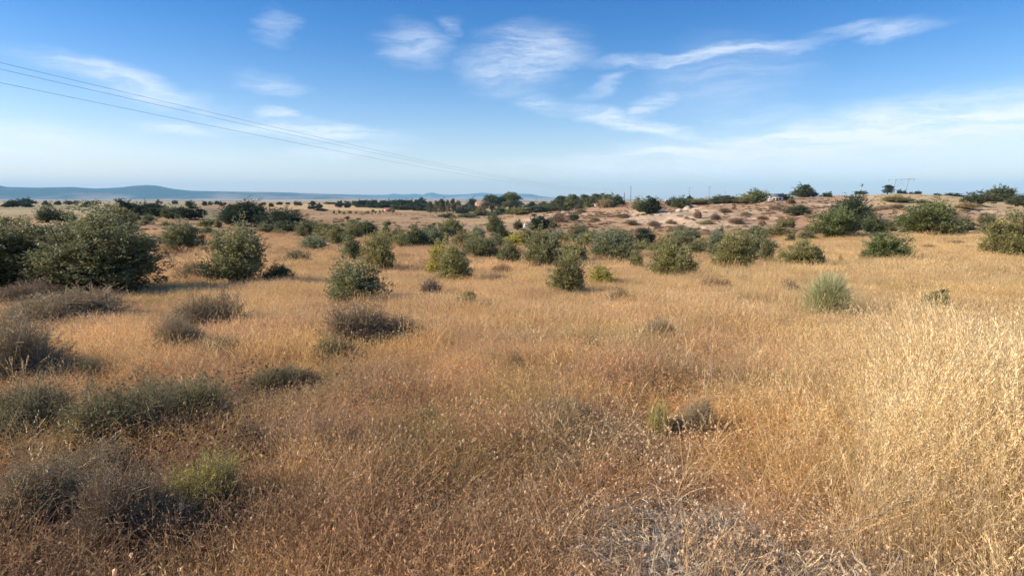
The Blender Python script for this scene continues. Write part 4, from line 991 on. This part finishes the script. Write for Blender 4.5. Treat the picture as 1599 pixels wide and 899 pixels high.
def gcol(x, y, g):
    r = np.hypot(x, y); az = np.degrees(np.arctan2(x, y)); n = len(x)
    rust = np.array([.71, .465, .25]); dark = np.array([.51, .345, .195]); tan = np.array([.77, .555, .30]); straw = np.array([.74, .555, .285]); grey = np.array([.52, .42, .29]); gold = np.array([.79, .56, .225]); green = np.array([.50, .44, .18]); deep = np.array([.40, .265, .155])
    n1 = fbm(x * .9, y * .9, 91, 4); n2 = fbm(x * 2.3 + 7, y * 2.3, 93, 3); n3 = fbm(x * .25, y * .25, 95, 3)
    c = np.tile(rust, (n, 1))
    def mix(c, col, w): return c * (1 - w[:, None]) + col * w[:, None]
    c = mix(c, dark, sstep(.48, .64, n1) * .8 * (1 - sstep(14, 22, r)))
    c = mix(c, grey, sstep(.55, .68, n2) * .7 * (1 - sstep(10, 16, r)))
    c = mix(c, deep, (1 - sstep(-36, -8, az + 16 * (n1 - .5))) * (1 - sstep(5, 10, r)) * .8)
    c = mix(c, tan, sstep(5.5, 13, r) * .8 * sstep(-45, -20, az))
    c = mix(c, tan, sstep(.42, .56, n3) * .5 * sstep(3, 6, r))
    c = mix(c, straw, sstep(9, 19, r) * .6 * sstep(-5, 30, az))
    c = mix(c, straw, sstep(12, 36, az + 14 * (n1 - .5)) * (.35 + .45 * sstep(2.8, 5, r)))
    c = mix(c, gold, sstep(.56, .66, fbm(x * 1.4 + 3, y * 1.4, 97, 3)) * .55)
    c = mix(c, green, sstep(.66, .74, fbm(x * 1.1 + 13, y * 1.1, 99, 3)) * .45 * (1 - sstep(20, 40, r)))
    c = mix(c, np.array([.52, .30, .17]), sstep(26, 40, r) * .45 * (1 - sstep(20, 30, az)) * sstep(.4, .55, n3))
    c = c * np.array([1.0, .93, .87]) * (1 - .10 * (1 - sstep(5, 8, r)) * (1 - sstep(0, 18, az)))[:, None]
    return c * (.85 + .3 * g.random((n, 1)))
def scatter(name, protos, x, y, g, smin, smax, label, cat, colr, hs=None, tilt=.12):
    n = len(x); s = smin + (smax - smin) * g.random(n)
    z = H(x, y); P_ = np.stack([x, y, z], 1)
    rz = g.random(n) * 6.28           # patches of grass lean the same way
    ax = g.normal(size=n) * tilt * .6 + (fbm(x * .8, y * .8, 201, 2) - .5) * tilt * 7; ay = g.normal(size=n) * tilt * .6 + (fbm(x * .8, y * .8, 207, 2) - .5) * tilt * 7
    if len(x) and name not in ('dry_grass', 'golden_grass', 'tall_grass', 'grass_stalks', 'straw_grass'): ax = g.normal(size=n) * tilt; ay = g.normal(size=n) * tilt
    big = .45 if name in ('golden_grass', 'straw_grass') else 1.0
    rot = np.stack([(ax * np.cos(rz) + ay * np.sin(rz)) * big, (-ax * np.sin(rz) + ay * np.cos(rz)) * big, rz], 1)
    h_ = s if hs is None else s * hs
    return inst_object(name, protos, P_, rot, np.stack([s, s, h_], 1), g.integers(0, len(protos), n), colr, label, cat)
def bare(x, y, g):     # trodden strip of dead litter beside the photographer
    az = np.degrees(np.arctan2(x, y)); r = np.hypot(x, y)
    return g.random(len(x)) > .85 * sstep(9, 16, az) * (1 - sstep(36, 44, az)) * (1 - sstep(2.78, 3.05, r + .6 * (fbm(x * 2, y * 2, 3, 3) - .5)))
def hfac(x, y): return np.clip(.86 + 2.2 * (fbm(x * .9, y * .9, 55, 3) - .5), .35, 1.8)
x, y, g = ring(1750, .9, 8.5, seed=1)
k = bare(x, y, g); x, y = x[k], y[k]
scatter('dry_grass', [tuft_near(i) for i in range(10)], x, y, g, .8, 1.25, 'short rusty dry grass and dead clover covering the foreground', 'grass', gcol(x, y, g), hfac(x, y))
x, y, g = ring(4600, 7.5, 27, seed=2, power=1.6)
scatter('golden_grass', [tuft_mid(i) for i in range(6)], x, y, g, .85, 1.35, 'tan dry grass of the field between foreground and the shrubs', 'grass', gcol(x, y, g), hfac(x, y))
x, y, g = ring(6500, 24, 75, seed=3, clear=False, power=1.5)
scatter('meadow_grass', [tuft_mid(i + 20, 1.15, .0105, (.10, .28), 500) for i in range(5)], x, y, g, .8, 1.3, 'straw-coloured dry grass around and behind the shrubs', 'grass', gcol(x, y, g), hfac(x, y))
# tall pale grass, thick on the right, single tufts elsewhere
x, y, g = ring(2600, 1.6, 8, 8, 58, seed=4)
az = np.degrees(np.arctan2(x, y)); w = .65 * sstep(19, 38, az + 14 * (fbm(x * 1.2, y * 1.2, 5, 3) - .5)); r = np.hypot(x, y)
k = g.random(len(x)) < w * (.25 + .75 * sstep(2.2, 3.4, r)) * sstep(.3, .55, fbm(x * .9 + 4, y * .9, 8, 3)); x, y = x[k], y[k]; k = bare(x, y, g); x, y = x[k], y[k]
cc = gcol(x, y, g) * .4 + np.array([.72, .54, .28]) * .6
g2 = np.random.default_rng(44); ex = 150; a_ = np.radians(31 + 12 * g2.random(ex)); r_ = 3.7 + 2.3 * g2.random(ex)
x = np.concatenate([x, np.sin(a_) * r_]); y = np.concatenate([y, np.cos(a_) * r_]); cc = np.concatenate([cc, np.tile([.86, .69, .40], (ex, 1)) * (.85 + .25 * g2.random((ex, 1)))])
azt = np.degrees(np.arctan2(x, y)); rt = np.hypot(x, y)
scatter('tall_grass', [tuft_tall(i, 26) for i in range(8)], x, y, g, .55, .95, 'tall pale feathery grass standing in the right foreground', 'grass', cc, 1 + .55 * sstep(28, 36, azt) * sstep(3.4, 4.6, rt), .07)
x, y, g = ring(900, 2.0, 12, -45, 50, seed=14)
k = g.random(len(x)) < .12 + .6 * sstep(-6, 14, np.degrees(np.arctan2(x, y))); x, y = x[k], y[k]
scatter('grass_stalks', [tuft_tall(i + 30, 7, .003, (.3, .62), .09) for i in range(8)], x, y, g, .6, 1.15, 'thin single golden grass stalks rising above the short grass', 'grass', np.tile([.80, .58, .30], (len(x), 1)) * (.85 + .3 * g.random((len(x), 1))), None, .12)
x, y, g = ring(1700, 8, 34, 0, 58, seed=15, power=1.6)
az = np.degrees(np.arctan2(x, y)); k = g.random(len(x)) < sstep(5, 26, az) * sstep(.38, .52, fbm(x * .3, y * .3, 18, 3)); x, y = x[k], y[k]
scatter('straw_grass', [tuft_tall(i + 50, 60, .0045, (.28, .52), .5, False) for i in range(5)], x, y, g, .8, 1.3, 'pale straw grass in the right middle distance', 'grass', gcol(x, y, g) * .6 + np.array([.74, .54, .28]) * .4, None, .1)
# clover puffs, thistles
x, y, g = ring(3000, .9, 6.0, seed=5)
az = np.degrees(np.arctan2(x, y)); dn = sstep(.42, .6, fbm(x * 1.5, y * 1.5, 7, 3)) * (.25 + .75 * sstep(-12, 8, az) * (1 - sstep(3.2, 6, np.hypot(x, y))))
k = g.random(len(x)) < dn + .12; x, y = x[k], y[k]
scatter('clover_heads', [clover(i) for i in range(6)], x, y, g, .75, 1.2, 'pale fluffy dried clover heads among the foreground grass', 'clover heads', np.tile([.84, .62, .40], (len(x), 1)) * (.85 + .3 * g.random((len(x), 1))), np.clip(hfac(x, y), .8, 2) * 1.0)
x, y, g = ring(1000, 1.6, 6.5, -58, -4, seed=6)
k = g.random(len(x)) < sstep(.50, .60, fbm(x * 1.6, y * 1.6, 12, 3)) * .7 * (1 - sstep(-30, -12, np.degrees(np.arctan2(x, y)))); x, y = x[k], y[k]
scatter('dark_seedheads', [thistle(i) for i in range(5)], x, y, g, .8, 1.2, 'round dark brown dried seedheads at left in the foreground', 'seedheads', np.tile([.34, .21, .10], (len(x), 1)) * (.8 + .4 * g.random((len(x), 1))))
# low scrub on the hill and dotted over the valley
x, y, g = ring(7500, 80, 330, 3, 55, seed=7, clear=False, power=1.6)
nn = fbm(x / 14, y / 14, 43, 4); az = np.degrees(np.arctan2(x, y)); k = (g.random(len(x)) < .25 + .75 * sstep(.42, .56, nn)) & ~((az > 30) & (np.hypot(x, y) > 190) & (g.random(len(x)) < .8)); x, y = x[k], y[k]
pal = np.array([(.33,.22,.13), (.40,.26,.15), (.26,.23,.12), (.37,.26,.18), (.50,.34,.18)])
scatter('hill_scrub', [scrub(i) for i in range(5)], x, y, g, .3, 1.25, 'low brown scrub speckling the dry hillside', 'scrub', pal[g.integers(0, 5, len(x))], np.full(len(x), .5))
x, y, g = ring(1500, 60, 300, -52, 4, seed=8, clear=False, power=1.6)
k = g.random(len(x)) < sstep(.5, .62, fbm(x / 30, y / 18, 44, 3)); x, y = x[k], y[k]
scatter('valley_scrub', [scrub(i + 9) for i in range(4)], x, y, g, .5, 1.3, 'low dull scrub scattered over the valley fields', 'scrub', (pal * np.array([1.1, 1.15, 1]))[g.integers(0, 5, len(x))], np.full(len(x), .5))
# pale litter at the lower right
def litter(s):
    g = np.random.default_rng(870 + s); a = Acc(); n = 60
    f = g.normal(size=(n, 3)) * np.array([.10, .10, 0]) + np.array([0, 0, .02]); d = unit(g.normal(size=(n, 3)) * np.array([1, 1, .22])); L = .05 + .12 * g.random(n)
    t = np.linspace(0, 1, 4)[None, :, None]
    p = f[:, None] + d[:, None] * t * L[:, None, None] + g.normal(size=(n, 4, 3)) * .006; p[..., 2] = np.abs(p[..., 2]) + .01
    ribbons(a, p, .006 * (.5 + g.random(n)), g, .55 + .7 * g.random(n))
    m = 45; leaves(a, g.normal(size=(m, 3)) * np.array([.1, .1, 0]) + np.array([0, 0, .03]) , g.normal(size=(m, 3)), .035 * (.5 + g.random(m)), .010, g, .6 + .7 * g.random(m))
    return a.mesh('litter', M_GRASS)
x, y, g = ring(1500, 1.8, 3.6, -2, 50, seed=9, clear=False)
az = np.degrees(np.arctan2(x, y)); k = g.random(len(x)) < sstep(4, 16, az) * (1 - sstep(2.85, 3.2, np.hypot(x, y) + .5 * (fbm(x * 2, y * 2, 3, 3) - .5))); x, y = x[k], y[k]
scatter('dead_litter', [litter(i) for i in range(5)], x, y, g, .8, 1.3, 'pale grey-tan dead stems lying as litter at the bottom right', 'litter', np.tile([.66, .55, .42], (len(x), 1)) * (.7 + .5 * g.random((len(x), 1))))

# ------------------------------------------------------------ sun, sky, haze
SUN_AZ, SUN_EL = R(-96), R(31)
sd = np.array([math.sin(SUN_AZ) * math.cos(SUN_EL), math.cos(SUN_AZ) * math.cos(SUN_EL), math.sin(SUN_EL)])
from mathutils import Vector
sl = bpy.data.lights.new('sun', 'SUN'); sl.energy = 4.7; sl.angle = R(.5); sl.color = (1, .885, .73)
so = link(bpy.data.objects.new('sun', sl)); so.rotation_euler = Vector(tuple(-sd)).to_track_quat('-Z', 'Y').to_euler(); so.location = (-30, 0, 40)

w = bpy.data.worlds.new('World'); scene.world = w; w.use_nodes = True
nt = w.node_tree; nt.nodes.clear(); lk = nt.links
sky = N(nt, 'ShaderNodeTexSky'); sky.sky_type = 'NISHITA'; sky.sun_disc = False
sky.sun_elevation = SUN_EL; sky.sun_rotation = SUN_AZ
sky.altitude = 900; sky.air_density = 1.0; sky.dust_density = 1.3; sky.ozone_density = 2.2
tc = N(nt, 'ShaderNodeTexCoord'); sp = N(nt, 'ShaderNodeSeparateXYZ'); lk.new(tc.outputs['Generated'], sp.inputs[0])
def mth(op, a, b=None, **k):
    n = nt.nodes.new('ShaderNodeMath'); n.operation = op
    for s, v in zip(n.inputs, (a, b)):
        if v is None: continue
        if isinstance(v, (int, float)): s.default_value = v
        else: lk.new(v, s)
    if k.get('clamp'): n.use_clamp = True
    return n.outputs[0]
azn = mth('MULTIPLY', mth('ARCTAN2', sp.outputs[0], sp.outputs[1]), 57.2958)
eln = mth('MULTIPLY', mth('ARCSINE', sp.outputs[2]), 57.2958)
cb = N(nt, 'ShaderNodeCombineXYZ'); lk.new(azn, cb.inputs[0]); lk.new(eln, cb.inputs[1])
# ragged edges: warp the sky position
wn = N(nt, 'ShaderNodeTexNoise'); wn.inputs['Scale'].default_value = .16; wn.inputs['Detail'].default_value = 5; wn.inputs['Roughness'].default_value = .6
mpw = N(nt, 'ShaderNodeMapping'); mpw.inputs['Scale'].default_value = (.6, 2.0, 1); lk.new(cb.outputs[0], mpw.inputs[0]); lk.new(mpw.outputs[0], wn.inputs['Vector'])
s1 = N(nt, 'ShaderNodeVectorMath', operation='SUBTRACT'); lk.new(wn.outputs['Color'], s1.inputs[0]); s1.inputs[1].default_value = (.5, .5, .5)
s2 = N(nt, 'ShaderNodeVectorMath', operation='MULTIPLY'); lk.new(s1.outputs[0], s2.inputs[0]); s2.inputs[1].default_value = (9, 3.2, 0)
s3 = N(nt, 'ShaderNodeVectorMath', operation='ADD'); lk.new(cb.outputs[0], s3.inputs[0]); lk.new(s2.outputs[0], s3.inputs[1])
UV = s3.outputs[0]
CL = [(1340,232,520,46,-7,1.0),(1130,262,320,20,-1,.9),(1530,205,220,36,-12,.9),(1400,205,260,12,-9,.8),(990,192,120,13,12,.62),(1015,165,60,14,-28,.42),(818,92,85,40,-12,.50),(645,70,58,26,12,.34),(705,45,20,12,0,.25),
      (1085,84,170,10,-7,.52),(1130,120,100,50,0,.20),(1375,42,110,11,-4,.34),(848,160,45,14,4,.36),(205,132,140,17,17,.50),(320,165,30,10,10,.35),(420,125,60,14,8,.32),(425,176,28,9,5,.5),(500,205,120,15,4,.70),(300,206,75,11,8,.55),
      (90,215,150,20,9,.62),(520,240,85,10,-2,.5),(30,255,120,20,4,.45),(835,258,75,10,-3,.42),(720,270,90,9,2,.35),(430,40,25,26,20,.2),(945,130,40,10,-25,.25),(1180,180,80,14,0,.22),(960,245,90,14,-6,.4),(1450,285,260,10,0,.25),(330,255,200,16,5,.22),(1050,238,130,10,-4,.95),(1130,260,170,8,-2,.85),(1300,226,170,9,-9,.95),(1480,192,170,10,-9,.9),(960,262,90,9,-8,.8),(1380,262,200,8,-1,.7),(150,285,520,34,0,.30),(700,290,300,16,0,.18)]
acc = None
for px, row, hw, hh, rot, wt in CL:
    a0 = [math.degrees(v) if i == 0 else math.degrees(math.atan(v)) for i, v in enumerate(azel(px, row))]
    a1 = azel(px - hw, row); a2 = azel(px + hw, row); wd = max((math.degrees(a2[0]) - math.degrees(a1[0])) / 2, .5)
    e1 = math.degrees(math.atan(azel(px, row - hh)[1])); hd = abs(e1 - a0[1])
    mp = N(nt, 'ShaderNodeMapping', vector_type='TEXTURE'); lk.new(UV, mp.inputs[0])
    # azel slope of an image-horizontal line away from the axis
    mp.inputs['Location'].default_value = (a0[0], a0[1], 0)
    tl = math.degrees(math.atan(azel(px + 20, row)[1])) - math.degrees(math.atan(azel(px - 20, row)[1])); ta = math.degrees(azel(px + 20, row)[0] - azel(px - 20, row)[0])
    mp.inputs['Rotation'].default_value = (0, 0, R(-rot) + math.atan2(tl, ta)); mp.inputs['Scale'].default_value = (wd * 1.15, hd * 1.3, 1)
    ln = N(nt, 'ShaderNodeVectorMath', operation='LENGTH'); lk.new(mp.outputs[0], ln.inputs[0])
    mr = N(nt, 'ShaderNodeMapRange', interpolation_type='SMOOTHSTEP'); mr.inputs[1].default_value = 1.35; mr.inputs[2].default_value = .10; mr.inputs[3].default_value = 0; mr.inputs[4].default_value = wt
    lk.new(ln.outputs['Value'], mr.inputs[0])
    acc = mr.outputs[0] if acc is None else mth('MAXIMUM', acc, mr.outputs[0])
mpf = N(nt, 'ShaderNodeMapping'); mpf.inputs['Rotation'].default_value = (0, 0, R(-6)); mpf.inputs['Scale'].default_value = (.30, 2.2, 1); lk.new(UV, mpf.inputs[0])
fn = N(nt, 'ShaderNodeTexNoise'); fn.inputs['Scale'].default_value = .55; fn.inputs['Detail'].default_value = 9; fn.inputs['Roughness'].default_value = .66; lk.new(mpf.outputs[0], fn.inputs['Vector'])
fr = N(nt, 'ShaderNodeMapRange', interpolation_type='SMOOTHSTEP'); fr.inputs[1].default_value = .30; fr.inputs[2].default_value = .66; fr.inputs[3].default_value = .30; fr.inputs[4].default_value = 1.35; lk.new(fn.outputs[0], fr.inputs[0])
cov = mth('MULTIPLY', acc, fr.outputs[0], clamp=True)
# keep the cloud layer above the horizon
er = N(nt, 'ShaderNodeMapRange'); er.inputs[1].default_value = .3; er.inputs[2].default_value = 2.5; lk.new(eln, er.inputs[0])
cov = mth('MULTIPLY', cov, er.outputs[0], clamp=True)
hs = N(nt, 'ShaderNodeHueSaturation'); hs.inputs['Saturation'].default_value = 1.25; hs.inputs['Value'].default_value = 1.15; lk.new(sky.outputs[0], hs.inputs['Color'])
gr = N(nt, 'ShaderNodeMapRange', interpolation_type='SMOOTHSTEP'); gr.inputs[1].default_value = -1.5; gr.inputs[2].default_value = 18.5; lk.new(eln, gr.inputs[0])
grd = mixrgb(nt, (1.60, 1.25, 1.17), (.25, .64, .95), gr.outputs[0])
skc = mixrgb(nt, hs.outputs[0], grd, 1.0, 'MULTIPLY')
mx = mixrgb(nt, skc, (7.6, 8.0, 8.6), cov)
bg = N(nt, 'ShaderNodeBackground'); bg.inputs['Strength'].default_value = .10; lk.new(mx, bg.inputs['Color'])
out = N(nt, 'ShaderNodeOutputWorld'); lk.new(bg.outputs[0], out.inputs[0])

HAZE = True
if HAZE:
    a = Acc(); zb, zt = -45.0, 420.0
    boxq(a, (0, 0, (zb + zt) / 2), (34000, 34000, zt - zb))
    m, nt2, nd, lk2 = new_mat('haze_air')
    pv = N(nt2, 'ShaderNodeVolumePrincipled'); pv.inputs['Color'].default_value = (.36, .72, 1.0, 1); pv.inputs['Density'].default_value = 8.0e-5; pv.inputs['Anisotropy'].default_value = 0
    out = N(nt2, 'ShaderNodeOutputMaterial'); lk2.new(pv.outputs[0], out.inputs['Volume'])
    o = link(bpy.data.objects.new('haze', a.mesh('haze', m))); tag(o, 'thin blue haze of the air over the whole landscape', 'haze', kind='stuff')

vs = scene.view_settings; vs.view_transform = 'Standard'; vs.look = 'None'; vs.exposure = .5; vs.gamma = 1; vs.use_curve_mapping = False
scene.cycles.adaptive_threshold = .02; scene.cycles.max_bounces = 4; scene.cycles.diffuse_bounces = 2; scene.cycles.transmission_bounces = 2; scene.cycles.volume_bounces = 1; w.cycles.sampling_method = 'NONE'; scene.cycles.transparent_max_bounces = 4
